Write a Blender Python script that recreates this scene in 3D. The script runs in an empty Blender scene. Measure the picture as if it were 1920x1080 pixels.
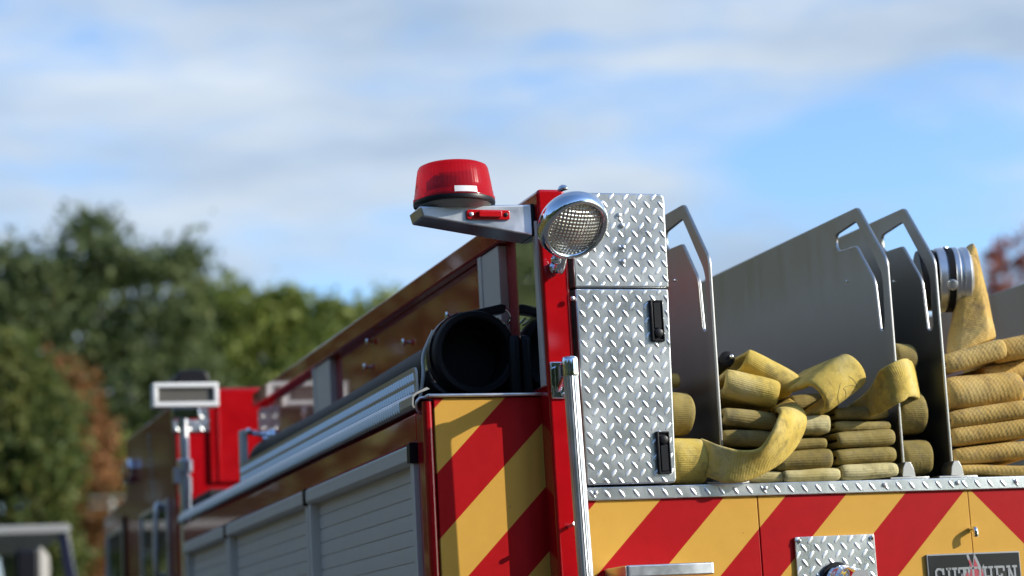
import bpy, bmesh, math, random
from mathutils import Vector, Matrix, Euler
rad = math.radians
sc = bpy.context.scene
COL = sc.collection

# ------------------------------------------------------------------ camera
CAM = Vector((-2.6351, -4.55, 1.65))
cam_data = bpy.data.cameras.new("camera")
cam = bpy.data.objects.new("camera", cam_data)
COL.objects.link(cam)
cr = Vector((0.95068965, -0.30560027, -0.05289298))
cdn = Vector((0.00387649, 0.18223869, -0.98324668))
cf = Vector((0.3101196, 0.9345574, 0.1744371))
mw = Matrix.Identity(4)
for i in range(3):
    mw[i][0] = cr[i]; mw[i][1] = -cdn[i]; mw[i][2] = -cf[i]; mw[i][3] = CAM[i]
cam.matrix_world = mw
cam_data.lens = 75.0; cam_data.sensor_width = 36.0
cam_data.clip_start = 0.1; cam_data.clip_end = 3000
cam_data.dof.use_dof = True
cam_data.dof.focus_distance = 4.85
cam_data.dof.aperture_fstop = 2.4
sc.camera = cam

# ------------------------------------------------------------------ world
SUN = Vector((0.86, -0.506, 0.43)).normalized()      # direction towards the sun
w = bpy.data.worlds.new("World"); sc.world = w; w.use_nodes = True
nt = w.node_tree; N = nt.nodes; L = nt.links
for n in list(N): N.remove(n)
def mth(op, a, b=None, c=None, clamp=False):
    n = N.new('ShaderNodeMath'); n.operation = op; n.use_clamp = clamp
    for i, v in enumerate((a, b, c)):
        if v is None: continue
        if isinstance(v, (int, float)): n.inputs[i].default_value = v
        else: L.new(v, n.inputs[i])
    return n.outputs[0]
out = N.new('ShaderNodeOutputWorld'); bg = N.new('ShaderNodeBackground')
sky = N.new('ShaderNodeTexSky'); sky.sky_type = 'NISHITA'; sky.sun_disc = False
sky.sun_elevation = math.asin(SUN.z); sky.sun_rotation = math.atan2(SUN.x, SUN.y)
sky.air_density = 1.0; sky.dust_density = 0.6; sky.ozone_density = 1.6
tc = N.new('ShaderNodeTexCoord'); sp = N.new('ShaderNodeSeparateXYZ'); L.new(tc.outputs['Generated'], sp.inputs[0])
az = mth('MULTIPLY', mth('ARCTAN2', sp.outputs[0], sp.outputs[1]), 57.29578)
el = mth('MULTIPLY', mth('ARCSINE', sp.outputs[2]), 57.29578)
cmb = N.new('ShaderNodeCombineXYZ')
L.new(mth('ADD', mth('MULTIPLY', az, 0.115), mth('MULTIPLY', el, 0.05)), cmb.inputs[0]); L.new(mth('MULTIPLY', el, 0.34), cmb.inputs[1])
nz = N.new('ShaderNodeTexNoise'); nz.inputs['Scale'].default_value = 1.05; nz.inputs['Detail'].default_value = 5
nz.inputs['Roughness'].default_value = 0.56; nz.inputs['Distortion'].default_value = 0.25
L.new(cmb.outputs[0], nz.inputs['Vector'])
# openings in the cloud cover, given as azimuth, elevation, widths, depth
holes = [(25.5, 12.9, 4.2, 1.5, .55), (29.5, 12.6, 4.5, 1.8, .42), (20.5, 13.5, 2.0, .45, .25), (31.5, 10.3, 4.5, 1.2, .35), (16.0, 12.2, 1.6, .5, .30), (23.8, 11.2, 3.2, 1.0, .25),
         (20.0, 16.6, 1.3, .35, .35), (26.0, 17.7, 1.5, .3, .4), (24, 15.2, 2.2, .5, .30), (30.5, 15.0, 2.5, .5, .2), (15.5, 16.9, 3.0, .4, .18), (13.0, 9.8, 2.0, .8, .2), (24.6, 9.9, 2.0, .9, -.45), (22.0, 12.4, 2.5, .6, -.25), (28.5, 15.9, 3.5, .5, -.2)]
acc = None
for (a, e, wa, we, d) in holes:
    da = mth('DIVIDE', mth('SUBTRACT', az, a), wa); de = mth('DIVIDE', mth('SUBTRACT', el, e), we)
    g = mth('MULTIPLY', mth('EXPONENT', mth('MULTIPLY', mth('ADD', mth('MULTIPLY', da, da), mth('MULTIPLY', de, de)), -1.0)), d)
    acc = g if acc is None else mth('ADD', acc, g)
dens = mth('SUBTRACT', mth('ADD', mth('MULTIPLY', nz.outputs[0], 2.0), -0.24), acc, clamp=True)
mr = N.new('ShaderNodeMapRange'); mr.interpolation_type = 'SMOOTHSTEP'
mr.inputs['From Min'].default_value = 0.1; mr.inputs['From Max'].default_value = 0.95
mr.inputs['To Min'].default_value = 0.03; mr.inputs['To Max'].default_value = 0.93
L.new(dens, mr.inputs['Value'])
# brightness of the cloud itself
cmb2 = N.new('ShaderNodeCombineXYZ'); L.new(mth('MULTIPLY', az, 0.07), cmb2.inputs[0]); L.new(mth('MULTIPLY', el, 0.25), cmb2.inputs[1])
nz2 = N.new('ShaderNodeTexNoise'); nz2.inputs['Scale'].default_value = 1.4; nz2.inputs['Detail'].default_value = 4
L.new(cmb2.outputs[0], nz2.inputs['Vector'])
cr_ = N.new('ShaderNodeValToRGB'); cr_.color_ramp.elements[0].position = 0.33; cr_.color_ramp.elements[1].position = 0.68
cr_.color_ramp.elements[0].color = (1.45, 1.85, 2.40, 1); cr_.color_ramp.elements[1].color = (2.55, 2.82, 3.08, 1)
L.new(nz2.outputs[0], cr_.inputs[0])
skc = N.new('ShaderNodeMix'); skc.data_type = 'RGBA'; skc.blend_type = 'MULTIPLY'; skc.inputs[0].default_value = 1
L.new(sky.outputs[0], skc.inputs['A']); skc.inputs['B'].default_value = (.60, .73, .88, 1)
mix = N.new('ShaderNodeMix'); mix.data_type = 'RGBA'
bk = mth('MULTIPLY', mth('SUBTRACT', mth('ABSOLUTE', mth('SUBTRACT', az, 18.0)), 55.0), 1 / 40, clamp=True)   # clouds stand to the north, clear towards the sun
hi = mth('MULTIPLY', mth('SUBTRACT', el, 22.0), 1 / 25, clamp=True)   # the cover breaks up overhead
L.new(mth('MULTIPLY', mr.outputs[0], mth('MULTIPLY', mth('SUBTRACT', 1.0, mth('MULTIPLY', hi, .75)), mth('SUBTRACT', 1.0, mth('MULTIPLY', bk, .95)))), mix.inputs[0]); L.new(skc.outputs['Result'], mix.inputs['A']); L.new(cr_.outputs[0], mix.inputs['B'])
L.new(mix.outputs['Result'], bg.inputs[0]); bg.inputs[1].default_value = 0.15
L.new(bg.outputs[0], out.inputs[0])

sd = bpy.data.lights.new("sun", 'SUN'); sd.energy = 2.6; sd.angle = rad(0.53); sd.color = (1.0, 0.93, 0.82)
so = bpy.data.objects.new("sun", sd); COL.objects.link(so)
so.rotation_euler = (-SUN).to_track_quat('-Z', 'Y').to_euler(); so.location = (10, -8, 12)
sc.view_settings.view_transform = 'Standard'; sc.view_settings.look = 'None'
sc.view_settings.exposure = 1.0; sc.view_settings.gamma = 1.0
sc.cycles.max_bounces = 8

# ------------------------------------------------------------------ materials
MATS = {}
def bsdf(name, col, rough=.5, metal=0, coat=0, spec=.5, **kw):
    m = bpy.data.materials.new(name); m.use_nodes = True
    b = m.node_tree.nodes['Principled BSDF']
    b.inputs['Base Color'].default_value = (*col, 1); b.inputs['Roughness'].default_value = rough
    b.inputs['Metallic'].default_value = metal; b.inputs['Coat Weight'].default_value = coat
    b.inputs['Coat Roughness'].default_value = kw.get('coat_rough', .04)
    b.inputs['Specular IOR Level'].default_value = spec
    for k, v in kw.items():
        if k in b.inputs: b.inputs[k].default_value = v
    MATS[name] = m
    return m
def nodes(m): return m.node_tree.nodes, m.node_tree.links, m.node_tree.nodes['Principled BSDF']
def coord(m, sx=1, sy=1, sz=1, rot=(0, 0, 0), kind='Object'):
    n, l, b = nodes(m); t = n.new('ShaderNodeTexCoord'); mp = n.new('ShaderNodeMapping')
    mp.inputs['Scale'].default_value = (sx, sy, sz); mp.inputs['Rotation'].default_value = rot
    l.new(t.outputs[kind], mp.inputs[0]); return mp.outputs[0]
def noise(m, vec, scale, detail=4, rough=.5):
    n, l, b = nodes(m); t = n.new('ShaderNodeTexNoise'); t.inputs['Scale'].default_value = scale
    t.inputs['Detail'].default_value = detail; t.inputs['Roughness'].default_value = rough; l.new(vec, t.inputs['Vector']); return t.outputs[0]
def ramp(m, fac, stops):
    n, l, b = nodes(m); r = n.new('ShaderNodeValToRGB'); e = r.color_ramp.elements
    while len(e) < len(stops): e.new(0.5)
    for i, (p, c) in enumerate(stops):
        e[i].position = p; e[i].color = (*c, 1) if len(c) == 3 else c
    l.new(fac, r.inputs[0]); return r.outputs[0]
def bump(m, h, strength=.3, dist=.002, prev=None):
    n, l, b = nodes(m); t = n.new('ShaderNodeBump'); t.inputs['Strength'].default_value = strength; t.inputs['Distance'].default_value = dist
    l.new(h, t.inputs['Height'])
    if prev is not None: l.new(prev, t.inputs['Normal'])
    l.new(t.outputs[0], b.inputs['Normal']); return t.outputs[0]
def mm(m, op, a, b_=None, clamp=False):
    n, l, b = nodes(m); t = n.new('ShaderNodeMath'); t.operation = op; t.use_clamp = clamp
    for i, v in enumerate((a, b_)):
        if v is None: continue
        if isinstance(v, (int, float)): t.inputs[i].default_value = v
        else: l.new(v, t.inputs[i])
    return t.outputs[0]
def rough_var(m, vec, scale, lo, hi):
    n, l, b = nodes(m); f = noise(m, vec, scale, 6, .6); r = n.new('ShaderNodeMapRange')
    r.inputs['From Min'].default_value = .3; r.inputs['From Max'].default_value = .7
    r.inputs['To Min'].default_value = lo; r.inputs['To Max'].default_value = hi
    l.new(f, r.inputs[0]); l.new(r.outputs[0], b.inputs['Roughness'])

def red_paint():
    m = bsdf('red_paint', (0.42, 0.004, 0.008), .2, 0, 1.0, .1, coat_rough=.03)
    v = coord(m); c = ramp(m, noise(m, v, 9, 6, .6), [(.35, (.36, .003, .006)), (.7, (.46, .005, .01))])
    nodes(m)[1].new(c, nodes(m)[2].inputs['Base Color'])
    bump(m, noise(m, v, 5, 2), .05, .01); return m
RED = red_paint()
CABRED = bsdf('shaded_red_cab_paint', (.20, .012, .008), .3, 0, .35, .2)  # darker copy of the red for the cab's shaded, mirroring sides
bump(CABRED, noise(CABRED, coord(CABRED), 5, 2), .05, .01)
def chevron(name, c0, per, invert):
    m = bsdf(name, (.5, .3, .05), .42, 0, 0, .16)
    n, l, b = nodes(m); v = coord(m); s = n.new('ShaderNodeSeparateXYZ'); l.new(v, s.inputs[0])
    q = mm(m, 'ADD', s.outputs[2], mm(m, 'ABSOLUTE', s.outputs[0]))
    t = mm(m, 'MODULO', mm(m, 'ADD', mm(m, 'SUBTRACT', q, c0), per * 20), per)
    k = mm(m, 'GREATER_THAN', t, per / 2)
    if invert: k = mm(m, 'SUBTRACT', 1.0, k)
    dirt = noise(m, v, 22, 8, .65)
    ye = ramp(m, dirt, [(.15, (.60, .325, .052)), (.85, (.67, .37, .064))])
    re = ramp(m, dirt, [(.3, (.37, .002, .004)), (.7, (.43, .003, .006))])
    mx = n.new('ShaderNodeMix'); mx.data_type = 'RGBA'; l.new(k, mx.inputs[0]); l.new(re, mx.inputs['A']); l.new(ye, mx.inputs['B'])
    # scuffs and specks of road dirt
    sc1 = mm(m, 'GREATER_THAN', noise(m, coord(m, 1, 1, 1), 60, 3, .5), .76)
    mx2 = n.new('ShaderNodeMix'); mx2.data_type = 'RGBA'; l.new(mm(m, 'MULTIPLY', sc1, .45), mx2.inputs[0])
    l.new(mx.outputs['Result'], mx2.inputs['A']); mx2.inputs['B'].default_value = (.06, .045, .03, 1)
    l.new(mx2.outputs['Result'], b.inputs['Base Color'])
    # fine honeycomb of the reflective sheeting
    vo = n.new('ShaderNodeTexVoronoi'); vo.inputs['Scale'].default_value = 260; l.new(v, vo.inputs['Vector'])
    bump(m, vo.outputs[0], .12, .0006)
    return m
CHEV_R = chevron('chevron_sheeting', 2.017, .3142, False)
CHEV_L = chevron('narrow_chevron_sheeting', 3.099, .293, True)
def metal(name, col, rough, var=None, brushed=None, bs=.15):
    m = bsdf(name, col, rough, 1.0)
    if var: rough_var(m, coord(m), 12, *var)
    if brushed: bump(m, noise(m, coord(m, *brushed), 14, 5, .6), bs, .002)
    return m
CHROME = metal('chrome', (.82, .84, .87), .05, (.03, .12))
def tread_mat():
    m = metal('tread_aluminium', (.66, .66, .64), .30, (.25, .36)); v = coord(m)
    c = ramp(m, noise(m, v, 15, 6, .6), [(.3, (.64, .655, .64)), (.7, (.78, .795, .775))]); nodes(m)[1].new(c, nodes(m)[2].inputs['Base Color'])
    bump(m, noise(m, v, 160, 3), .15, .001); return m
TREAD = tread_mat()
DIAM = metal('bright_tread_diamonds', (.92, .93, .93), .36, (.32, .42))  # lighter metal than the plate, so whole diamonds whiten like highlights
STEEL = metal('brushed_divider_aluminium', (.45, .445, .42), .34)
rough_var(STEEL, coord(STEEL, 1, 2.5, .5), 6, .30, .39)
ALU = metal('satin_aluminium', (.70, .71, .72), .33, (.25, .45))
ALUGREY = bsdf('grey_anodised_aluminium', (.68, .63, .54), .45, .1)
rough_var(ALUGREY, coord(ALUGREY), 14, .34, .55)
BLACK = bsdf('black_plastic', (.009, .009, .011), .4, spec=.3)
RAILM = metal('dull_rail_aluminium', (.46, .445, .41), .42, (.36, .5))
RUBBER = bsdf('black_rubber', (.006, .006, .007), .6, spec=.25); bump(RUBBER, noise(RUBBER, coord(RUBBER), 90, 4), .2, .002)
DARK = bsdf('dark_tray_lining', (.02, .02, .022), .7)
GLASS = bsdf('dark_window_glass', (.01, .012, .014), .04, 0, 0, .7)
CLEAR = bsdf('clear_window_glass', (.9, .93, .92), .02, 0, 0, .1, **{'Transmission Weight': 1.0, 'IOR': 1.02})
WHITE = bsdf('white_paint', (.78, .78, .76), .35)
LABEL = bsdf('white_label', (.8, .8, .8), .4)
REDLENS = bsdf('red_lens', (.75, .008, .015), .12, 0, 1.0, .6)
_n, _l, _b = nodes(REDLENS); _t = _n.new('ShaderNodeBsdfTranslucent'); _t.inputs[0].default_value = (1.0, .03, .04, 1); _p = _n.new('ShaderNodeBsdfTransparent'); _p.inputs[0].default_value = (.85, .03, .05, 1)
_m = _n.new('ShaderNodeMixShader'); _m.inputs[0].default_value = .5; _l.new(_b.outputs[0], _m.inputs[1]); _l.new(_t.outputs[0], _m.inputs[2])
_m2 = _n.new('ShaderNodeMixShader'); _m2.inputs[0].default_value = .55; _l.new(_m.outputs[0], _m2.inputs[1]); _l.new(_p.outputs[0], _m2.inputs[2]); _l.new(_m2.outputs[0], _n['Material Output'].inputs[0])
REDSOLID = bsdf('red_marker_lens', (.55, .008, .012), .15, 0, .8, .6)
GREYPAINT = bsdf('pale_grey_paint', (.30, .30, .285), .5)
BADGE = bsdf('black_badge', (.008, .008, .009), .3, 0, .3)
PEWTER = bsdf('pewter_letters', (.30, .31, .32), .4, .6)
FLAME = bsdf('badge_flame_red', (.40, .05, .07), .4)
def lens_mat():
    m = bsdf('patterned_lamp_lens', (.66, .64, .57), .2, .75, .6)
    n, l, b = nodes(m); v = coord(m); s = n.new('ShaderNodeSeparateXYZ'); l.new(v, s.inputs[0])
    k = 2 * math.pi / .0085
    h = mm(m, 'ADD', mm(m, 'SINE', mm(m, 'MULTIPLY', s.outputs[0], k)), mm(m, 'SINE', mm(m, 'MULTIPLY', s.outputs[1], k)))
    bump(m, h, .7, .0016); return m
LENS = lens_mat()
def hose_mat(name, stops, axis_scale, fine, dirt, weave=False):
    m = bsdf(name, stops[0][1], .82, 0, 0, .25)
    n, l, b = nodes(m); v = coord(m); u = coord(m, kind='UV')
    base = ramp(m, mm(m, 'ADD', mm(m, 'MULTIPLY', noise(m, v, 9, 3, .5), .8), mm(m, 'MULTIPLY', noise(m, v, 45, 5, .6), .22)), stops)
    dm = ramp(m, noise(m, coord(m, 1, 1, 1, (0.3, .8, 0)), 24, 8, .7), [(.50, (0, 0, 0)), (.66, (1, 1, 1))])
    mx = n.new('ShaderNodeMix'); mx.data_type = 'RGBA'; l.new(mm(m, 'MULTIPLY', dm, .62), mx.inputs[0]); l.new(base, mx.inputs['A']); mx.inputs['B'].default_value = (*dirt, 1)
    s = n.new('ShaderNodeSeparateXYZ'); l.new(u, s.inputs[0])
    a = mm(m, 'SINE', mm(m, 'MULTIPLY', s.outputs[1], fine))
    if weave:
        c2 = mm(m, 'SINE', mm(m, 'ADD', mm(m, 'MULTIPLY', s.outputs[0], fine * .75), mm(m, 'MULTIPLY', s.outputs[1], fine * .5)))
        h = mm(m, 'MULTIPLY', a, c2); st = .25; ds = .0013
    else:
        c2 = mm(m, 'SINE', mm(m, 'MULTIPLY', s.outputs[0], fine * 1.3)); h = mm(m, 'ADD', a, mm(m, 'MULTIPLY', c2, .25)); st = .26; ds = .0008
    dk = mm(m, 'ADD', mm(m, 'MULTIPLY', h, .035 if weave else .018), .97)
    vm = n.new('ShaderNodeVectorMath'); vm.operation = 'SCALE'; l.new(mx.outputs['Result'], vm.inputs[0]); l.new(dk, vm.inputs['Scale'])
    l.new(vm.outputs[0], b.inputs['Base Color'])
    nn = bump(m, h, st, ds); bump(m, noise(m, v, 40, 5, .6), .5, .006, nn)
    return m
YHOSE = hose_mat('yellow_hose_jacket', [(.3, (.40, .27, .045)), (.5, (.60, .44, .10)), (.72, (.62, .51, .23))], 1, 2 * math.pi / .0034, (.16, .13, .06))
OHOSE = hose_mat('dark_olive_hose_jacket', [(.3, (.17, .125, .035)), (.5, (.27, .205, .06)), (.72, (.38, .31, .13))], 1, 2 * math.pi / .0034, (.12, .10, .06))  # darker olive tone, on the folds deeper in the stacks
PHOSE = hose_mat('pale_hose_jacket', [(.3, (.42, .34, .12)), (.5, (.55, .47, .22)), (.72, (.62, .56, .33))], 1, 2 * math.pi / .0034, (.14, .12, .06))  # paler jacket tone, mostly on the bottom folds
THOSE = hose_mat('tan_hose_jacket', [(.3, (.41, .25, .06)), (.5, (.55, .36, .10)), (.72, (.62, .45, .17))], 1, 2 * math.pi / .0085, (.22, .15, .08), True)

# ------------------------------------------------------------------ mesh helpers
def tag(o, label=None, cat=None, group=None, kind=None):
    if label: o['label'] = label
    if cat: o['category'] = cat
    if group: o['group'] = group
    if kind: o['kind'] = kind
    return o
WO = {}
def thing(name, label, cat, loc=(0, 0, 0), group=None):
    o = bpy.data.objects.new(name, None); COL.objects.link(o); o.location = loc; o.empty_display_size = .1
    WO[o.name] = Vector(loc); return tag(o, label, cat, group)
class MB:
    def __init__(s): s.v = []; s.f = []; s.uv = None
    def add(s, vs, fs):
        k = len(s.v); s.v += [tuple(v) for v in vs]; s.f += [tuple(i + k for i in f) for f in fs]; return s
    def box(s, x0, x1, y0, y1, z0, z1):
        return s.add([(x0, y0, z0), (x1, y0, z0), (x1, y1, z0), (x0, y1, z0), (x0, y0, z1), (x1, y0, z1), (x1, y1, z1), (x0, y1, z1)],
                     [(0, 3, 2, 1), (4, 5, 6, 7), (0, 1, 5, 4), (1, 2, 6, 5), (2, 3, 7, 6), (3, 0, 4, 7)])
    def prism(s, pts, d):
        """closed 3D polygon swept by the vector d"""
        n = len(pts); d = Vector(d); a = [Vector(p) for p in pts]
        return s.add(a + [p + d for p in a], [tuple(range(n))[::-1], tuple(range(n, 2 * n))] + [(i, (i + 1) % n, n + (i + 1) % n, n + i) for i in range(n)])
    def tube(s, pts, r, n=12, cap=True):
        pts = [Vector(p) for p in pts]; rs = r if isinstance(r, (list, tuple)) else [r] * len(pts)
        prev = None; base = len(s.v); fs = []
        for i, p in enumerate(pts):
            t = (pts[min(i + 1, len(pts) - 1)] - pts[max(i - 1, 0)]).normalized()
            if prev is None: prev = t.orthogonal().normalized()
            a = (prev - t * prev.dot(t)).normalized(); prev = a; b = t.cross(a)
            s.v += [tuple(p + (a * math.cos(q) + b * math.sin(q)) * rs[i]) for q in [2 * math.pi * k / n for k in range(n)]]
            if i: fs += [(base + (i - 1) * n + k, base + (i - 1) * n + (k + 1) % n, base + i * n + (k + 1) % n, base + i * n + k) for k in range(n)]
        if cap: fs += [tuple(base + k for k in range(n))[::-1], tuple(base + (len(pts) - 1) * n + k for k in range(n))]
        s.f += fs; return s
    def lathe(s, prof, o, ax, n=48, cap0=True, cap1=True):
        """prof: (radius, distance along ax)"""
        o = Vector(o); ax = Vector(ax).normalized(); a = ax.orthogonal().normalized(); b = ax.cross(a); base = len(s.v); fs = []
        for i, (r, h) in enumerate(prof):
            s.v += [tuple(o + ax * h + (a * math.cos(q) + b * math.sin(q)) * r) for q in [2 * math.pi * k / n for k in range(n)]]
            if i: fs += [(base + (i - 1) * n + k, base + (i - 1) * n + (k + 1) % n, base + i * n + (k + 1) % n, base + i * n + k) for k in range(n)]
        if cap0: fs.append(tuple(base + k for k in range(n))[::-1])
        if cap1: fs.append(tuple(base + (len(prof) - 1) * n + k for k in range(n)))
        s.f += fs; return s
    def ball(s, o, r, n=12):
        m = n // 2
        return s.lathe([(r * math.sin(math.pi * max(i, .02) / m) if i < m else r * .01, -r * math.cos(math.pi * i / m)) for i in range(m + 1)], o, (0, 0, 1), n)
    def build(s, name, mat, parent=None, bevel=0, smooth=True, angle=35, label=None):
        me = bpy.data.meshes.new(name); me.from_pydata(s.v, [], s.f); me.validate(); me.update()
        bm = bmesh.new(); bm.from_mesh(me); bmesh.ops.recalc_face_normals(bm, faces=bm.faces[:]); bm.to_mesh(me); bm.free()
        if s.uv:
            ul = me.uv_layers.new(name='UVMap')
            for lp in me.loops: ul.data[lp.index].uv = s.uv[lp.vertex_index]
        return finish(name, me, mat, parent, bevel, smooth, angle, label)
def finish(name, me, mat, parent=None, bevel=0, smooth=True, angle=35, label=None):
    o = bpy.data.objects.new(name, me); COL.objects.link(o); me.materials.append(mat)
    if smooth:
        me.polygons.foreach_set('use_smooth', [True] * len(me.polygons)); me.set_sharp_from_angle(angle=rad(angle))
    if parent is not None:
        o.parent = parent; o.location = -WO[parent.name]
    WO[o.name] = Vector((0, 0, 0))
    if bevel:
        b = o.modifiers.new('bevel', 'BEVEL'); b.width = bevel; b.segments = 3; b.limit_method = 'ANGLE'; b.angle_limit = rad(30); b.harden_normals = False
    if label: o['label'] = label
    return o
def roundpoly(pts, rs, n=5):
    out = []; k = len(pts)
    if not isinstance(rs, (list, tuple)): rs = [rs] * k
    for i in range(k):
        p = Vector(pts[i]); a = Vector(pts[i - 1]); b = Vector(pts[(i + 1) % k]); r = rs[i]
        da = (a - p); db = (b - p); ra = min(r, da.length * .45); rb = min(r, db.length * .45); r = min(ra, rb)
        if r <= 0: out.append(p); continue
        pa = p + da.normalized() * r; pb = p + db.normalized() * r
        for j in range(n + 1):
            t = j / n; out.append(pa * (1 - t) ** 2 + p * 2 * t * (1 - t) + pb * t * t)
    return out
def cut_plate(outer, holes_, thick, bev, M4):
    """flat plate with holes: 2D outlines filled, given thickness and eased edges, then placed by M4"""
    cu = bpy.data.curves.new('outline', 'CURVE'); cu.dimensions = '2D'; cu.fill_mode = 'BOTH'; cu.extrude = thick / 2 - bev; cu.bevel_depth = bev; cu.bevel_resolution = 2; cu.offset = -bev
    for ring in [outer] + holes_:
        sp_ = cu.splines.new('POLY'); sp_.points.add(len(ring) - 1); sp_.use_cyclic_u = True
        for i, p in enumerate(ring): sp_.points[i].co = (p[0], p[1], 0, 1)
    o = bpy.data.objects.new('tmp', cu); COL.objects.link(o); bpy.context.view_layer.update()
    me = bpy.data.meshes.new_from_object(o.evaluated_get(bpy.context.evaluated_depsgraph_get()))
    bpy.data.objects.remove(o); bpy.data.curves.remove(cu); me.transform(M4)
    me.materials.clear(); return me
def lozenges(mb, o, ux, uy, nrm, x0, x1, y0, y1, pitch, ln, wd, h, ox=0, oy=0, inside=None):
    """raised diamonds of tread plate: two sets leaning opposite ways, on the plane o + a*ux + b*uy"""
    o = Vector(o); ux = Vector(ux); uy = Vector(uy); nrm = Vector(nrm)
    def one(a, b, ang, h=h):
        d = Vector((math.cos(ang), math.sin(ang))); e = Vector((-d.y, d.x))
        K = 12; rings = []
        for (f1, f2, hh) in ((1, 1, -.0004), (.80, .72, h * .55), (.52, .42, h * .88), (.2, .12, h)):
            rg = []
            for k in range(K):
                q = 2 * math.pi * k / K; cx_ = math.copysign(abs(math.cos(q)) ** 1.2, math.cos(q)); p = d * (cx_ * ln / 2 * f1) + e * (math.sin(q) * wd / 2 * f2)
                rg.append((a + p.x, b + p.y, hh))
            rings.append(rg)
        if any(not (x0 <= r[0] <= x1 and y0 <= r[1] <= y1) for r in rings[0]):
            if not (x0 - .002 < a < x1 + .002 and y0 - .002 < b < y1 + .002): return
            rings = [[(min(max(r[0], x0), x1), min(max(r[1], y0), y1), r[2]) for r in rg] for rg in rings]
        if inside and not inside(a, b): return
        vs = [o + ux * r[0] + uy * r[1] + nrm * r[2] for rg in rings for r in rg]
        mb.add(vs, [tuple(range(3 * K, 4 * K))] + [(g * K + k, g * K + (k + 1) % K, (g + 1) * K + (k + 1) % K, (g + 1) * K + k) for g in range(3) for k in range(K)])
    nx = int((x1 - x0) / pitch) + 3; ny = int((y1 - y0) / pitch) + 3
    for i in range(-1, nx):
        for j in range(-1, ny):
            a = x0 + ox + i * pitch; b = y0 + oy + j * pitch
            one(a, b, rad(-52)); one(a + pitch * .5, b + pitch * .5, rad(52), h * .32)
def ribbon(mb, path, wid, W, t, n=26, ortho=True):
    """flattened hose: path = centre points, wid = width axes, W width, t thickness (numbers or lists)"""
    K = len(path); path = [Vector(p) for p in path]; base = len(mb.v); dist = 0
    if mb.uv is None: mb.uv = []
    while len(mb.uv) < len(mb.v): mb.uv.append((0, 0))
    for i in range(K):
        tg = (path[min(i + 1, K - 1)] - path[max(i - 1, 0)]).normalized()
        if i: dist += (path[i] - path[i - 1]).length
        a = Vector(wid[i]).normalized(); a = (a - tg * a.dot(tg)).normalized() if ortho else a; b = tg.cross(a).normalized()
        Wi = W[i] if isinstance(W, list) else W; ti = t[i] if isinstance(t, list) else t
        for k in range(n):
            q = 2 * math.pi * k / n; cx_ = math.cos(q); sx_ = math.sin(q)
            u = math.copysign(abs(cx_) ** .42, cx_); v_ = math.copysign(abs(sx_) ** .62, sx_)
            edge = 1 + .10 * abs(u) ** 6 - .06 * (1 - abs(u))
            mb.v.append(tuple(path[i] + a * (u * Wi / 2) + b * (v_ * ti / 2 * edge)))
            mb.uv.append((u * Wi / 2, dist))
        if i:
            for k in range(n): mb.f.append((base + (i - 1) * n + k, base + (i - 1) * n + (k + 1) % n, base + i * n + (k + 1) % n, base + i * n + k))
    mb.f.append(tuple(base + k for k in range(n))[::-1]); mb.f.append(tuple(base + (K - 1) * n + k for k in range(n)))
    return mb
def spline(pts, per=8):
    P = [Vector(p) for p in pts]; out = []
    for i in range(len(P) - 1):
        p0 = P[max(i - 1, 0)]; p1 = P[i]; p2 = P[i + 1]; p3 = P[min(i + 2, len(P) - 1)]
        for j in range(per):
            t = j / per
            out.append(.5 * ((2 * p1) + (-p0 + p2) * t + (2 * p0 - 5 * p1 + 4 * p2 - p3) * t * t + (-p0 + 3 * p1 - 3 * p2 + p3) * t ** 3))
    out.append(P[-1]); return out
def fold(name, A, B, h, mat, parent, depth=.5, t=None, lean=0., bulge=1.0, seed=0, label=None):
    """one bend of folded hose: A, B = ends of the bend's front edge at mid height; the two layers run back into the bed"""
    rnd = random.Random(seed); A = Vector(A); B = Vector(B); W = (B - A).length; c = (A + B) / 2; wv = (B - A).normalized()
    back = Vector((0, 1, lean)).normalized(); back = (back - wv * back.dot(wv)).normalized(); up = wv.cross(back); up = up if up.z > 0 else -up
    if t is None: t = h * .49
    r = (h - t) / 2; path = []; wd = []
    r2 = max(r * bulge, .004)
    sag = rnd.uniform(-.004, .004)
    for s_ in (1, .6, .3, .12): path.append(c + back * (r2 + depth * s_) + up * (r + sag * math.sin(s_ * 9))); 
    for k in range(13):
        q = math.pi / 2 - math.pi * k / 12; path.append(c + back * (r2 - r2 * math.cos(q)) + up * (r * math.sin(q)))
    for s_ in (.12, .3, .6, 1): path.append(c + back * (r2 + depth * s_) - up * r)
    # the front surface, not the centre line, sits at A-B
    path = [p + back * (t / 2) for p in path]
    mb = MB(); ribbon(mb, path, [wv + up * rnd.uniform(-.02, .02)] * len(path), W, t, 30)
    o = mb.build(name, mat, parent, 0, True, 80, label)
    mesh_wobble(o.data, .0035, 14, seed)
    return o
def edge_ribbon(name, inn, ou, t, mat, parent, label, seed):
    I_ = spline(inn, 6); O_ = spline(ou, 6); mb = MB()
    ribbon(mb, [(a + b) / 2 for a, b in zip(I_, O_)], [b - a for a, b in zip(I_, O_)], [(b - a).length for a, b in zip(I_, O_)], t, 30, False)
    o = mb.build(name, mat, parent, 0, True, 80, label); mesh_wobble(o.data, .0025, 12, seed); return o
from mathutils import noise as mnoise
def mesh_wobble(me, amp, freq, seed=0):
    off = Vector((seed * 3.17, seed * 1.3, seed * .71))
    for v in me.vertices:
        v.co += mnoise.noise_vector(v.co * freq + off) * amp

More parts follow.
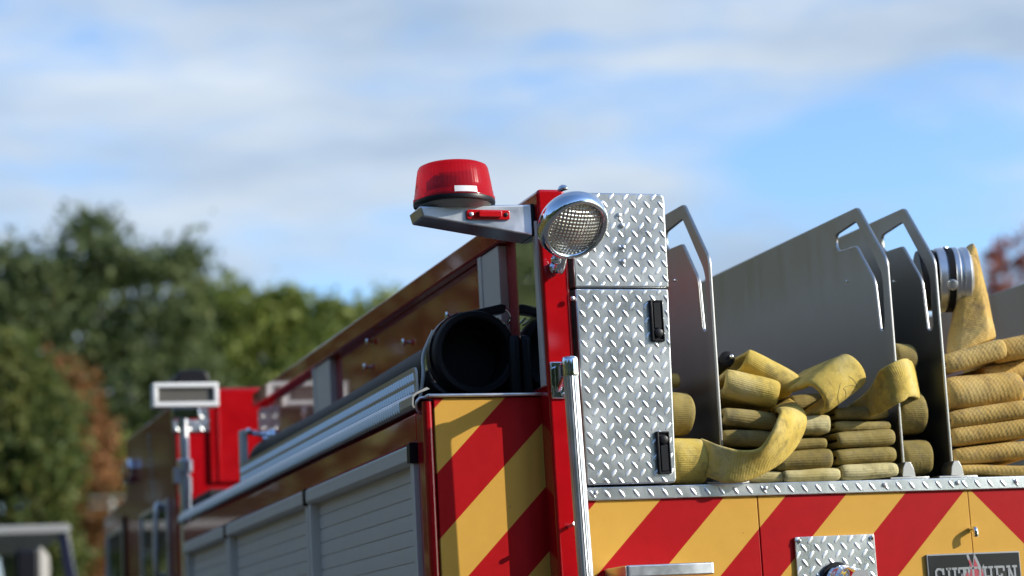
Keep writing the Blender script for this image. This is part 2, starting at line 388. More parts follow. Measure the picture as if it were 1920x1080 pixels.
# ================================================================== SETTING
def ground():
    m = bsdf('grass_ground', (.06, .09, .02), .9); v = coord(m)
    c = ramp(m, noise(m, v, .6, 8, .65), [(.3, (.045, .07, .015)), (.7, (.11, .12, .035))]); nodes(m)[1].new(c, nodes(m)[2].inputs['Base Color'])
    mb = MB(); mb.add([(-800, -800, -.02), (800, -800, -.02), (800, 800, -.02), (-800, 800, -.02)], [(0, 1, 2, 3)])
    tag(mb.build('ground', m), kind='structure')
    a = bsdf('asphalt', (.055, .055, .056), .85); bump(a, noise(a, coord(a), 60, 5), .5, .01)
    ca = ramp(a, noise(a, coord(a), 2.2, 8, .7), [(.3, (.045, .045, .046)), (.7, (.085, .083, .08))]); nodes(a)[1].new(ca, nodes(a)[2].inputs['Base Color'])
    mb = MB(); mb.add([(-12, -16, 0), (14, -16, 0), (14, 16, 0), (-12, 16, 0)], [(0, 1, 2, 3)])
    tag(mb.build('car_park', a), kind='structure')
ground()

# ================================================================== FIRE ENGINE
ENG = thing('fire_engine', 'red fire engine with red and yellow chevrons and a hose bed at its rear', 'fire engine', (0, 3.0, 0))
XS = -1.325
# ---- body
mb = MB(); mb.box(-1.298, -1.0, .075, 3.45, .55, 2.255); mb.box(-1.0, 1.3, .02, 3.45, .55, 2.0)
BODY = mb.build('body', RED, ENG)
mb = MB()
mb.box(XS, -1.296, .078, .150, .55, 2.236)           # rear corner
mb.box(XS, -1.296, .150, 3.46, 2.167, 2.236)         # fascia above the shutters
mb.box(XS, -1.296, 3.40, 3.46, .55, 2.167)
side = mb.build('side_panel', RED, ENG, .006)
mb = MB(); mb.tube([(-1.318, .074, .55), (-1.318, .074, 2.25)], .0125, 16); mb.build('corner_trim', RED, ENG, 0)
mb = MB(); mb.box(-1.306, -1.036, .060, .0755, .55, 2.256); mb.build('rear_panel', CHEV_L, ENG, .0015)
for (a, b) in ((-.985, -.5545), (-.5515, -.0008), (.0008, .98)):
    mb = MB(); mb.box(a, b, 0, .02, .55, 2.0088); mb.build('rear_panel', CHEV_R, ENG, .0012)
# ---- thin bright trim along the top of the small rear panel, rolling into the drip rail
mb = MB(); mb.box(-1.322, -1.042, .050, .09, 2.2575, 2.2655); mb.build('top_trim', ALU, ENG, .003)
# ---- tray
mb = MB(); mb.box(-1.30, -1.04, .075, 3.42, 2.2555, 2.2605); mb.build('hose_tray', DARK, ENG)
def tread_rail():
    # cross section of the rail in X-Z: upstand, shelf, rolled lip
    sec = [(-1.297, 2.352), (-1.303, 2.352), (-1.304, 2.290), (-1.330, 2.278), (-1.339, 2.270), (-1.341, 2.250), (-1.338, 2.243), (-1.332, 2.241), (-1.332, 2.244), (-1.335, 2.246), (-1.337, 2.251), (-1.335, 2.267), (-1.328, 2.274), (-1.297, 2.286)]
    mb = MB()
    up = [(x, .215, z) for x, z in sec[:3]] + [(-1.297, .215, 2.290)]
    # rounded rear corner of the upstand
    prof = roundpoly([(.215, 2.286), (.215, 2.352), (2.42, 2.352), (2.42, 2.286)], [0, .02, .02, 0])
    mb.prism([(-1.303, p[0], p[1]) for p in prof], (.006, 0, 0))
    lip = [(x, .120, z) for x, z in sec[2:]]
    mb.prism(lip, (0, 3.37, 0))
    r = mb.build('tread_rail', RAILM, ENG, 0, True, 12)
    mb = MB()
    # upright bars pressed in rows along the rail
    y = .235
    while y < 3.46:
        for (xx, z0, z1, lean) in ((-1.3415, 2.244, 2.270, 0),):
            mb.add([(xx + .001, y - .005, z0), (xx + .001, y + .005, z0 + .001), (xx + .001, y + .008, z1), (xx + .001, y - .002, z1), (xx - .003, y - .001, z0 + .004), (xx - .003, y + .003, z1 - .004)],
                   [(0, 1, 4), (1, 2, 5, 4), (2, 3, 5), (3, 0, 4, 5)])
        mb.add([(-1.308, y - .004, 2.2875), (-1.308, y + .004, 2.2875), (-1.327, y + .007, 2.2795), (-1.327, y - .001, 2.2795), (-1.313, y, 2.2885), (-1.322, y + .003, 2.2845)],
               [(0, 1, 4), (1, 2, 5, 4), (2, 3, 5), (3, 0, 4, 5)])
        if y < 2.40:
            for (z0, z1) in ((2.293, 2.313), (2.320, 2.340)):
                mb.add([(-1.3028, y - .005, z0), (-1.3028, y + .004, z0), (-1.3028, y + .008, z1), (-1.3028, y - .001, z1), (-1.3072, y, z0 + .003), (-1.3072, y + .003, z1 - .003)],
                       [(0, 1, 4), (1, 2, 5, 4), (2, 3, 5), (3, 0, 4, 5)])
        y += .0215
    mb.build('tread_bars', DIAM, r, 0, False)
tread_rail()
# end curl of the lip seen from behind
mb = MB(); mb.tube(spline([(-1.315, .088, 2.2615), (-1.330, .09, 2.2600), (-1.338, .092, 2.250), (-1.337, .095, 2.238), (-1.330, .10, 2.229), (-1.318, .11, 2.224)], 6), .0032, 8); mb.build('trim_curl', ALU, ENG)
# ---- roller shutter doors
def shutter(y0, y1):
    mb = MB(); n = 44; z = 2.123; p = .0372; pts = []
    k = 0
    while z > .9:
        # each slat: shallow convex face, groove at its foot
        for (dz, dx) in ((0, .0030), (.0016, 0), (p * .5, -.0006), (p - .0024, 0), (p - .0008, .0030)):
            pts.append((-1.3085 + dx, z - dz))
        z -= p
    K = len(pts); mb.add([(x, y0, zz) for x, zz in pts] + [(x, y1, zz) for x, zz in pts], [(i, i + 1, K + i + 1, K + i) for i in range(K - 1)])
    s_ = mb.build('roller_door', ALUGREY, ENG, 0, True, 20)
    mb = MB(); mb.prism([(-1.304, y0 - .028, 2.122), (-1.334, y0 - .028, 2.122), (-1.340, y0 - .028, 2.128), (-1.340, y0 - .028, 2.159), (-1.334, y0 - .028, 2.164), (-1.304, y0 - .028, 2.164)], (0, y1 - y0 + .056, 0)); mb.build('door_header', ALUGREY, s_, .0015)
    for a in (y0 - .028, y1):
        mb = MB(); mb.box(-1.334, -1.300, a, a + .028, .6, 2.1215); mb.build('door_rail', ALUGREY, s_, .002)
    mb = MB(); mb.box(-1.3425, -1.303, y0 - .0335, y0 - .0285, 2.119, 2.167); mb.box(-1.3415, -1.337, y0 - .0285, y0 - .004, 2.121, 2.165); mb.build('header_end_cap', BLACK, s_, .001)
shutter(.186, 1.245); shutter(1.312, 2.48); shutter(2.55, 3.345)
for y in (1.2735, 2.510):
    mb = MB(); mb.box(XS + .004, -1.29, y - .004, y + .014, .55, 2.167); mb.build('door_post', RED, ENG, .001)
# ---- corner post
mb = MB(); mb.prism([(p[0], 0, p[1]) for p in roundpoly([(-1.046, .5), (-.978, .5), (-.984, 2.733), (-1.052, 2.733)], [0, 0, .012, .012])], (0, .19, 0)); POST = mb.build('corner_post', RED, ENG, .007)
mb = MB(); mb.box(-1.0545, -1.049, .04, .17, 2.275, 2.655); mb.build('polished_trim', CHROME, POST, .002)
mb = MB(); mb.box(-1.058, -1.047, .012, .034, 2.275, 2.66); mb.build('trim_strip', ALUGREY, POST, .002)
# ---- hose bed side wall
mb = MB(); mb.box(-1.04, -1.0, .17, 3.40, 2.02, 2.66)
WALL = mb.build('bed_side_wall', RED, ENG, .003)
mb = MB(); mb.box(-.9995, -.992, .19, 3.0, 2.04, 2.655); mb.build('wall_reflection_sheet', STEEL, WALL)  # unseen sheet added to keep red out of the dividers' reflections
mb = MB(); mb.prism([(-1.070, .20, 2.660), (-1.0, .20, 2.660), (-.985, .20, 2.700), (-.992, .20, 2.713), (-1.070, .20, 2.713)], (0, 3.14, 0)); mb.build('wall_rail', RED, WALL, .004)
for (a, b) in ((.285, .44), (2.10, 2.33)):
    mb = MB(); mb.box(-1.062, -1.0395, a, b, 2.262, 2.657); mb.box(-1.066, -1.058, b - .022, b + .004, 2.262, 2.656); mb.build('wall_post', ALUGREY, WALL, .002)
for q in ((-1.0500, 1.6269, 2.6358), (-1.0500, 1.2154, 2.5682), (-1.0500, 1.0775, 2.4745), (-1.0500, 1.6720, 2.5661), (-1.0500, 0.7697, 2.5679)):
    mb = MB(); mb.lathe([(.004, 0), (.004, .010), (.010, .011), (.011, .016), (.007, .019)], (-1.04, q[1], q[2]), (-1, 0, 0), 14); mb.build('wall_stud', CHROME, WALL)
# ---- bed floor, front and right walls
mb = MB(); mb.box(-1.0, 1.0, .02, 3.4, 2.002, 2.036); mb.build('bed_floor', DARK, ENG)
mb = MB(); mb.box(-1.0, 1.0, 3.0, 3.04, 2.0, 2.60); mb.build('bed_front_wall', STEEL, ENG)
mb = MB(); mb.prism([(.93, p[0], p[1]) for p in [(.05, 2.0), (.05, 2.58), (.18, 2.737), (3.0, 2.737), (3.0, 2.0)]], (.02, 0, 0)); mb.build('bed_right_wall', STEEL, ENG, .002)
# ---- dividers
FOOT = metal('cast_foot_aluminium', (.42, .42, .40), .4)
def divider(x, y0=.03):
    d = y0 - .033
    outer = roundpoly([(.037 + d, 2.045), (.031 + d, 2.58), (.158 + d, 2.739), (2.9, 2.737), (2.9, 2.045)], [.004, .02, .014, .02, .01])
    hole = roundpoly([(.172 + d, 2.704), (.292 + d, 2.693), (.285 + d, 2.650), (.182 + d, 2.645), (.100 + d, 2.542), (.0915 + d, 2.412), (.066 + d, 2.412), (.056 + d, 2.548)], [.008, .030, .02, .010, .02, .013, .013, .03])
    M4 = Matrix(((0, 0, 1, x), (1, 0, 0, 0), (0, 1, 0, 0), (0, 0, 0, 1)))
    me = cut_plate([(p[0], p[1]) for p in outer], [[(p[0], p[1]) for p in hole]], .0075, .0018, M4)
    o = finish('hose_bed_divider', me, STEEL, ENG, 0, True, 50)
    mb = MB(); mb.prism([(x - .018, .012, 2.046), (x + .018, .012, 2.046), (x + .014, .012, 2.068), (x + .0065, .012, 2.082), (x - .0065, .012, 2.082), (x - .014, .012, 2.068)], (0, .05, 0))
    mb.box(x - .055, x + .05, .004, .06, 2.0405, 2.0455); mb.build('divider_foot', FOOT, o, .0012)
    mb = MB(); mb.ball((x - .004, .24, 2.565), .004, 10); mb.build('rivet', ALU, o)
for xx in (-.618, -.147, -.016): divider(xx)
# ---- tread plate doors beside the bed
def tread_panel(name, corners, z0, z1, th, parent, rrs):
    """corners: rear outline in X-Z"""
    prof = roundpoly(corners, rrs)
    mb = MB(); mb.prism([(p[0], -.012, p[1]) for p in prof], (0, th, 0)); return mb.build(name, TREAD, parent, .0035)
xr = lambda z: -.757 + (z - 2.046) / (2.723 - 2.046) * .017
up = tread_panel('upper_tread_door', [(-.9765, 2.4995), (xr(2.5) + .002, 2.4995), (xr(2.72), 2.7235), (-.9765, 2.7235)], 0, 0, .20, ENG, [0, 0, .016, 0])
dn = tread_panel('lower_tread_door', [(-.9765, 2.0445), (xr(2.05), 2.0445), (xr(2.5), 2.4965), (-.9765, 2.4965)], 0, 0, .20, ENG, [0, .012, .006, 0])
for (pa, z0, z1, oy) in ((up, 2.503, 2.7205, .018), (dn, 2.048, 2.4935, .003)):
    mb = MB(); lozenges(mb, (0, -.0122, 0), (1, 0, 0), (0, 0, 1), (0, -1, 0), -.975, -.744 - (0.008 if pa is dn else 0), z0, z1, .0352, .0240, .0092, .0017, .012, oy, lambda a, b: a < xr(b) - .002)
    mb.build('tread_pattern', DIAM, pa, 0, True, 60)
for (q, pa) in (((-0.8519, -0.0120, 2.6459), up), ((-0.8527, -0.0120, 2.5939), up), ((-0.8549, -0.0120, 2.5598), up), ((-0.9851, -0.0120, 2.4727), dn), ((-0.8582, -0.0120, 2.6700), up)):
    mb = MB(); mb.lathe([(.0062, 0), (.0062, .002), (.0045, .005), (.0015, .0062)], (q[0], -.012, q[2]), (0, -1, 0), 14); mb.build('rivet', ALU, pa)
def latch(q, flip):
    x, _, z = q; mb = MB(); hw = .0165; hh = .049
    mb.prism([(p[0], -.0125, p[1]) for p in roundpoly([(x - hw, z - hh), (x + hw, z - hh), (x + hw, z + hh), (x - hw, z + hh)], .003)], (0, -.004, 0))
    for (a, b, c, d) in ((x - hw + .001, x - hw + .0055, z - hh + .001, z + hh - .001), (x + hw - .0045, x + hw - .001, z - hh + .001, z + hh - .001)): mb.box(a, b, -.0215, -.0155, c, d)
    for c in (z - hh + .001, z + hh - .005): mb.box(x - hw + .0055, x + hw - .0045, -.0205, -.0155, c, c + .004)
    o = mb.build('door_latch', BLACK, dn, .001)
    mb = MB(); a = z - .018 if not flip else z - .043; mb.box(x - .008, x + .0115, -.0195, -.016, a, a + .061); mb.build('latch_paddle', BLACK, o, .0015)
    s_ = 1 if flip else -1; cz = z + s_ * .029
    mb = MB(); mb.lathe([(.0105, 0), (.0105, .006), (.008, .0075)], (x + .001, -.0165, cz), (0, -1, 0), 20); mb.build('latch_knob', BLACK, o)
latch((-0.7814, -0.0120, 2.4204), False); latch((-0.7863, -0.0120, 2.1138), True)
# ---- tread strip along the foot of the bed
mb = MB(); mb.box(-.9755, .98, -.0075, .028, 2.0095, 2.0395); ST = mb.build('tread_strip', TREAD, ENG, .002)
mb = MB(); lozenges(mb, (0, -.0077, 0), (1, 0, 0), (0, 0, 1), (0, -1, 0), -.974, .40, 2.0105, 2.0385, .0352, .0250, .0098, .0018, .012, .0130); mb.build('tread_pattern', DIAM, ST, 0, True, 60)
for px in (-.955, -.535, -.225, -.030, .13):
    mb = MB(); mb.lathe([(.0055, 0), (.0055, .002), (.0035, .0045), (.001, .005)], (px, -.0077, 2.0265), (0, -1, 0), 12); mb.build('rivet', ALU, ST)
# ---- grab rail
a = (-1.0317, -0.1000, 2.2811); b = (-1.0237, -0.1000, 1.8429)
gx0, gx1 = a[0], b[0]
zt = 2.281; slope = (gx1 - gx0) / (a[2] - b[2])
botz = .9; bx = gx0 + slope * (zt - botz)
mb = MB(); n = 40; prof = []
for k in range(n):
    q = 2 * math.pi * k / n; rr = .0162 + (.0009 if k % 2 else 0); prof.append((rr * math.cos(q), rr * math.sin(q)))
mb.prism([(gx0 + p[0], -.1 + p[1], zt) for p in prof], (bx - gx0, 0, botz - zt))
GR = mb.build('grab_rail', ALU, ENG, 0, True, 15)
mb = MB(); mb.lathe([(.0175, 0), (.0182, .004), (.0182, .036), (.016, .043), (.009, .046), (.001, .0465)], (gx0 - .0005, -.1, zt - .001), (0, 0, 1), 32); mb.build('rail_cap', CHROME, GR, 0, True, 50)
mb = MB(); mb.prism([(-1.046, -.0015, 2.243), (-1.008, -.0015, 2.243), (-1.008, -.0015, 2.328), (-1.046, -.0015, 2.328)], (0, -.006, 0)); MBR = mb.build('rail_bracket', CHROME, GR, .0025)
mb = MB(); mb.prism([(-1.036, -.007, 2.256), (-1.036, -.007, 2.318), (-1.036, -.055, 2.318), (-1.036, -.093, 2.322), (-1.036, -.093, 2.284), (-1.036, -.05, 2.284)], (.014, 0, 0)); mb.build('bracket_arm', CHROME, GR, .005)
for z in (2.252, 2.320):
    mb = MB(); mb.ball((-1.017, -.009, z), .005, 12); mb.build('bolt', CHROME, GR)
mb = MB(); q = (-1.0357, -0.0300, 1.9587); mb.tube([(-1.022, -.001, q[2] - .006), (-1.015, -.028, q[2] - .001)], [.004, .0055], 10); mb.build('rail_clip', ALU, GR)
# ---- work lamp
LC = Vector((-1.0129, -0.1300, 2.6148)); LN = Vector((.11, -.73, -.68)).normalized()
mb = MB(); R = .0800
mb.lathe([(.012, -.075), (.035, -.070), (.058, -.055), (.076, -.032), (.084, -.014), (R * 1.02, -.004), (R * 1.01, .004), (R * .96, .012), (R * .90, .0155), (R * .85, .0145), (R * .815, .006), (R * .81, .001)], LC, LN, 64, True, False); LAMP = mb.build('work_lamp', CHROME, ENG, 0, True, 60)
mb = MB(); mb.lathe([(R * .82, .0035), (R * .80, .0055), (R * .65, .0105), (R * .45, .0150), (R * .2, .0180), (.001, .019)], (0, 0, 0), (0, 0, 1), 64, False, False)
lo = mb.build('lamp_lens', LENS, LAMP, 0, True, 60); lo.location = LC + LN * .0005; lo.rotation_euler = LN.to_track_quat('Z', 'Y').to_euler()
mb = MB(); mb.tube(spline([(-1.02, -.002, 2.55), (-1.02, -.035, 2.535), LC - LN * .06 + Vector((0, 0, -.055)), LC - LN * .05 + Vector((0, 0, -.03))], 5), .011, 12)
mb.lathe([(.016, 0), (.016, .012), (.012, .016)], (-1.02, 0, 2.545), (0, -1, 0), 16); mb.ball((-1.0357, -0.0600, 2.5539), .013, 14); mb.build('lamp_mount', CHROME, LAMP)
mb = MB(); mb.lathe([(.012, 0), (.013, .004), (.009, .010), (.002, .013)], LC - LN * .045 + Vector((-.005, 0, .062)), (-.2, 0, 1), 16); mb.build('lamp_bolt', CHROME, LAMP)
mb = MB(); mb.ball(LC + LN * .012 + Vector((.045, 0, .043)), .0035, 8); mb.build('bezel_screw', CHROME, LAMP)
# ---- light bracket arm
zt_ = 2.692
A0 = (-1.3291, 0.0200, 2.6924); A1 = (-1.3227, 0.0200, 2.6676); A2 = (-1.0535, 0.0200, 2.6249); A3 = (-1.0491, 0.0200, 2.7007)
mb = MB(); mb.prism([(A0[0], .02, A0[2]), (A1[0], .02, A1[2]), (-1.053, .02, A2[2]), (-1.053, .02, A3[2])], (0, .095, 0)); ARM = mb.build('light_arm', ALU, ENG, .004)
mb = MB(); mb.box(-1.063, -1.0535, .018, .112, A2[2] + .001, A3[2] + .001); mb.build('arm_end_band', RUBBER, ARM, .002)  # black band at the arm's right end
ml = (-1.1678, 0.0180, 2.6732)
mb = MB(); mb.prism([(p[0], .0195, p[1]) for p in roundpoly([(ml[0] - .052, ml[2] - .0115), (ml[0] + .052, ml[2] - .0115), (ml[0] + .052, ml[2] + .0115), (ml[0] - .052, ml[2] + .0115)], .006)], (0, -.006, 0)); mk = mb.build('marker_light', REDSOLID, ARM, .002)
mb = MB(); mb.prism([(p[0], .0137, p[1]) for p in roundpoly([(ml[0] - .026, ml[2] - .0075), (ml[0] + .030, ml[2] - .0075), (ml[0] + .030, ml[2] + .0075), (ml[0] - .026, ml[2] + .0075)], .003)], (0, -.010, 0)); mb.build('marker_lens', REDSOLID, mk, .003)
for s_ in (-1, 1):
    mb = MB(); mb.lathe([(.005, 0), (.005, .002), (.002, .003)], (ml[0] + s_ * .042, .0135, ml[2]), (0, -1, 0), 12); mb.build('screw', BLACK if s_ > 0 else ALU, mk)
# ---- beacon
BC = Vector((-1.2325, .067, 2.695)); 
mb = MB(); mb.lathe([(.088, .008), (.0945, .009), (.0955, .014), (.0945, .019), (.088, .0195)], BC, (0, 0, 1), 64); BEA = mb.build('beacon', BLACK, ENG, 0, True, 40)
mb = MB(); mb.lathe([(.066, -.003), (.086, .0085)], BC, (0, 0, 1), 48); mb.build('beacon_mount', GREYPAINT, BEA)
mb = MB(); base = 0; n = 180; prof = [(.0950, .0190), (.0950, .024), (.0925, .027), (.0915, .037), (.0905, .039), (.0890, .048), (.0845, .078), (.0815, .094), (.0785, .100), (.0700, .1040), (.04, .1055), (.001, .1060)]
for i, (r, h) in enumerate(prof):
    for k in range(n):
        rr = r + (.0005 if (k % 3 == 0 and 4 < i < 9) else 0); q = 2 * math.pi * k / n; mb.v.append((BC.x + rr * math.cos(q), BC.y + rr * math.sin(q), BC.z + h))
    if i: mb.f += [((i - 1) * n + k, (i - 1) * n + (k + 1) % n, i * n + (k + 1) % n, i * n + k) for k in range(n)]
mb.f.append(tuple((len(prof) - 1) * n + k for k in range(n)))
mb.build('beacon_dome', REDLENS, BEA, 0, True, 50)
mb = MB(); mb.lathe([(.07, .03), (.068, .040), (.030, .045), (.028, .05)], BC, (0, 0, 1), 32); mb.prism([(BC.x - .03, BC.y + .01, BC.z + .05), (BC.x + .04, BC.y - .02, BC.z + .05), (BC.x + .04, BC.y - .02, BC.z + .09), (BC.x - .03, BC.y + .01, BC.z + .09)], (.004, .01, 0)); mb.build('beacon_reflector', CHROME, BEA)
mb = MB(); mb.box(BC.x - .055, BC.x + .005, BC.y - .03, BC.y + .04, BC.z + .02, BC.z + .075); mb.box(BC.x - .03, BC.x + .035, BC.y - .045, BC.y + .04, BC.z + .02, BC.z + .05); mb.build('beacon_dark_blocks', BLACK, BEA, .004)  # black blocks added inside to darken the dome's left and middle
# label wrapped on the foot of the dome
la = math.atan2(-1, .02); mb = MB()
for k in range(9):
    q = la - .29 + .58 * k / 8
    for (rr, h) in ((.0955, .0225), (.0930, .0365)): mb.v.append((BC.x + rr * math.cos(q), BC.y + rr * math.sin(q), BC.z + h))
    if k: mb.f.append((2 * k - 2, 2 * k, 2 * k + 1, 2 * k - 1))
mb.build('beacon_label', LABEL, BEA)
# ---- folding step, seen from above its front edge
s0 = (-0.9426, -0.1400, 1.8550); s1 = (-0.7319, -0.1400, 1.8521); s2 = (-0.7337, -0.1400, 1.8286)
mb = MB(); mb.prism([(p[0], p[1], s2[2]) for p in roundpoly([(s0[0] - .0, -.0015, 0), (s0[0], -.14, 0), (s1[0], -.14, 0), (s1[0], -.0015, 0)], [0, .008, .008, 0])], (0, 0, s0[2] - s2[2])); mb.build('folding_step', ALU, ENG, .003)
# ---- plate with chrome outlet
p0 = (-0.4685, -0.0040, 1.9102); p1 = (-0.2624, -0.0040, 1.9123)
mb = MB(); mb.prism([(p[0], -.0005, p[1]) for p in roundpoly([(p0[0], 1.72), (p1[0], 1.72), (p1[0], p1[2]), (p0[0], p0[2] + .001)], .004)], (0, -.0065, 0)); OP = mb.build('outlet_plate', TREAD, ENG, .0012)
mb = MB(); lozenges(mb, (0, -.0072, 0), (1, 0, 0), (0, 0, 1), (0, -1, 0), p0[0] + .001, p1[0] - .001, 1.725, p1[2] - .002, .0345, .0250, .0098, .0018, .020, .022); mb.build('tread_pattern', DIAM, OP, 0, True, 60)
for (x, z) in ((p0[0] + .009, p0[2] - .009), (p1[0] - .009, p1[2] - .010)):
    mb = MB(); mb.lathe([(.0055, 0), (.0055, .003), (.003, .0055)], (x, -.007, z), (0, -1, 0), 12); mb.build('bolt', CHROME, OP)
oc = Vector((-0.3683, -0.0100, 1.8025))
mb = MB(); mb.lathe([(.046, 0), (.0475, .006), (.044, .010)], (oc.x, -.007, oc.z), (0, -1, 0), 40); o = mb.build('outlet_collar', BLACK, OP)
mb = MB(); mb.lathe([(.040, .002), (.040, .012), (.0405, .014), (.0375, .018), (.037, .034), (.0385, .036), (.0385, .042), (.036, .045), (.034, .075)], (oc.x, -.012, oc.z), (.28, -1, -.12), 48)
mb.build('outlet_pipe', CHROME, OP, 0, True, 60)
# ---- small hook
hk = (0.0035, 0.0000, 1.9157); x, z = hk[0] - .006, hk[2]
mb = MB(); mb.tube(spline([(x, .002, z - .002), (x + .001, -.018, z), (x + .001, -.024, z - .006), (x + .001, -.024, z - .020)], 6), [.006] * 19, 12); mb.build('hook', CHROME, ENG)
# ---- maker's badge
g0 = (-0.1292, -0.0040, 1.8589); g1 = (0.1219, -0.0040, 1.8591); gz = (g0[2] + g1[2]) / 2; bx0, bx1 = g0[0], g1[0]
mb = MB(); mb.prism([(p[0], -.0005, p[1]) for p in roundpoly([(bx0, gz - .125), (bx1, gz - .125), (bx1, gz), (bx0, gz)], .003)], (0, -.006, 0)); BD = mb.build('badge_frame', PEWTER, ENG, .0008)
mb = MB(); mb.box(bx0 + .0045, bx1 - .003, -.0078, -.006, gz - .121, gz - .0035); mb.build('badge_face', BADGE, BD)
def strokes(poly, wth, x, z, sx, sz, y):
    mb = MB()
    for pl in poly:
        for (a, b) in zip(pl[:-1], pl[1:]):
            A_ = Vector((x + a[0] * sx, z + a[1] * sz)); B_ = Vector((x + b[0] * sx, z + b[1] * sz)); d = (B_ - A_).normalized(); e = Vector((-d.y, d.x)) * wth / 2; A_ -= d * wth * .3; B_ += d * wth * .3
            mb.prism([(A_.x - e.x, y, A_.y - e.y), (B_.x - e.x, y, B_.y - e.y), (B_.x + e.x, y, B_.y + e.y), (A_.x + e.x, y, A_.y + e.y)], (0, -.0012 - .0001 * (len(mb.v) % 5), 0))
    return mb
GL = {'S': [[(.85, .72), (.8, .9), (.6, 1), (.3, 1), (.12, .88), (.12, .68), (.3, .56), (.7, .46), (.88, .32), (.88, .12), (.7, 0), (.35, 0), (.15, .1), (.12, .28)], [(.86, 1), (.86, .72)], [(.12, 0), (.12, .28)]],
      'U': [[(.2, 1), (.2, .2), (.35, 0), (.65, 0), (.8, .2), (.8, 1)], [(0, 1), (.4, 1)], [(.6, 1), (1, 1)]],
      'T': [[(0, .78), (0, 1), (1, 1), (1, .78)], [(.5, 1), (.5, 0)], [(.3, 0), (.7, 0)]],
      'P': [[(0, 1), (.75, 1), (.92, .88), (.92, .6), (.75, .48), (.22, .48)], [(.22, 1), (.22, 0)], [(0, 0), (.45, 0)]],
      'H': [[(.2, 0), (.2, 1)], [(.8, 0), (.8, 1)], [(.2, .5), (.8, .5)], [(0, 1), (.4, 1)], [(.6, 1), (1, 1)], [(0, 0), (.4, 0)], [(.6, 0), (1, 0)]],
      'E': [[(.2, 0), (.2, 1)], [(0, 1), (.9, 1), (.9, .8)], [(0, 0), (.92, 0), (.92, .2)], [(.2, .5), (.65, .5)], [(.65, .4), (.65, .6)]],
      'N': [[(.2, 0), (.2, 1), (.8, 0), (.8, 1)], [(0, 1), (.3, 1)], [(.6, 1), (1, 1)], [(0, 0), (.4, 0)]]}
w0 = bx0 + .014; cw = (bx1 - .010 - w0) / 7
for i, ch in enumerate('SUTPHEN'):
    strokes(GL[ch], .0052, w0 + i * cw + .0025, gz - .036 - .044, cw - .006, .044, -.0082).build('badge_letter', PEWTER, BD, 0, False)
def flame(pts, y, s=1.0):
    mb = MB(); fx, fz = (bx0 + bx1) / 2 - .002, gz - .062
    mb.prism([(fx + p[0] * s, y, fz + p[1] * s) for p in pts], (0, -.0008, 0)); return mb
FP = [(-.040, -.03), (-.036, .012), (-.022, .030), (-.020, .008), (-.012, .034), (-.018, .056), (-.013, .060), (-.004, .030), (.003, .062), (.010, .048), (.020, .024), (.026, .034), (.030, .014), (.036, -.03)]
flame(FP, -.0078).build('badge_flame', PEWTER, BD, 0, False)
flame([(p[0] * .78, (p[1] - .01) * .86 + .004) for p in FP], -.0083).build('badge_flame', FLAME, BD, 0, False)

# ---- far end of the body: valve, gooseneck, telescoping scene light
mb = MB(); mb.box(-1.285, -1.262, 2.47, 2.52, 2.26, 2.475); vp = mb.build('tray_end_post', ALUGREY, ENG, .003)
mb = MB(); mb.ball((-1.262, 2.455, 2.468), .011, 14); mb.tube([(-1.262, 2.46, 2.466), (-1.215, 2.50, 2.462), (-1.18, 2.50, 2.462)], .009, 10); mb.ball((-1.17, 2.50, 2.455), .026, 16)
mb.lathe([(.012, 0), (.022, .01), (.022, .03), (.012, .04)], (-1.185, 2.48, 2.41), (0, 0, 1), 16); mb.tube([(-1.21, 2.48, 2.445), (-1.16, 2.48, 2.445)], .006, 8); mb.ball((-1.20, 2.46, 2.392), .013, 14); mb.build('valve', CHROME, ENG)
MX, MY = -1.302, 3.52
mb = MB(); mb.tube([(MX, MY, .9), (MX, MY, 2.36)], .0235, 20); mb.tube([(MX, MY, 2.36), (MX, MY, 2.42)], .026, 20); MAST = mb.build('scene_light_mast', ALU, ENG)
mb = MB(); mb.tube([(MX, MY, 2.42), (MX, MY, 2.66)], .0185, 20); mb.lathe([(.020, 0), (.030, .004), (.030, .05), (.020, .056)], (MX, MY, 2.435), (0, 0, 1), 20); mb.box(MX - .045, MX - .02, MY - .02, MY + .02, 2.40, 2.455); mb.build('mast_tube', ALU, MAST, .001)
hx = -1.296 + (3.52 - 3.5) * .1; hd0 = (-1.4199, 3.5000, 2.6866); hd1 = (-1.1692, 3.5000, 2.7758)
mb = MB(); x0, x1, z0, z1 = hd0[0], hd1[0], hd0[2], hd1[2] + .004; t = .019
mb.box(x0, x1, 3.49, 3.56, z0, z0 + t); mb.box(x0, x1, 3.49, 3.56, z1 - t, z1); mb.box(x0, x0 + t, 3.49, 3.56, z0 + t, z1 - t); mb.box(x1 - t, x1, 3.49, 3.56, z0 + t, z1 - t); mb.box(x0 + .02, x1 - .02, 3.53, 3.60, z0 + .01, z1 - .01)
LH = mb.build('lamp_head', WHITE, MAST, .004)
mb = MB(); mb.box(x0 + t, x1 - t, 3.505, 3.512, z0 + t, z1 - t); mb.build('lamp_glass', bsdf('dull_lamp_glass', (.16, .15, .13), .25, .3), MAST)
mb = MB(); mb.box(MX - .045, MX + .06, MY - .02, MY + .03, z0 - .045, z0 - .002); mb.box(MX - .02, MX + .02, MY - .015, MY + .02, z0 - .08, z0 - .04); mb.build('lamp_yoke', CHROME, MAST, .004)

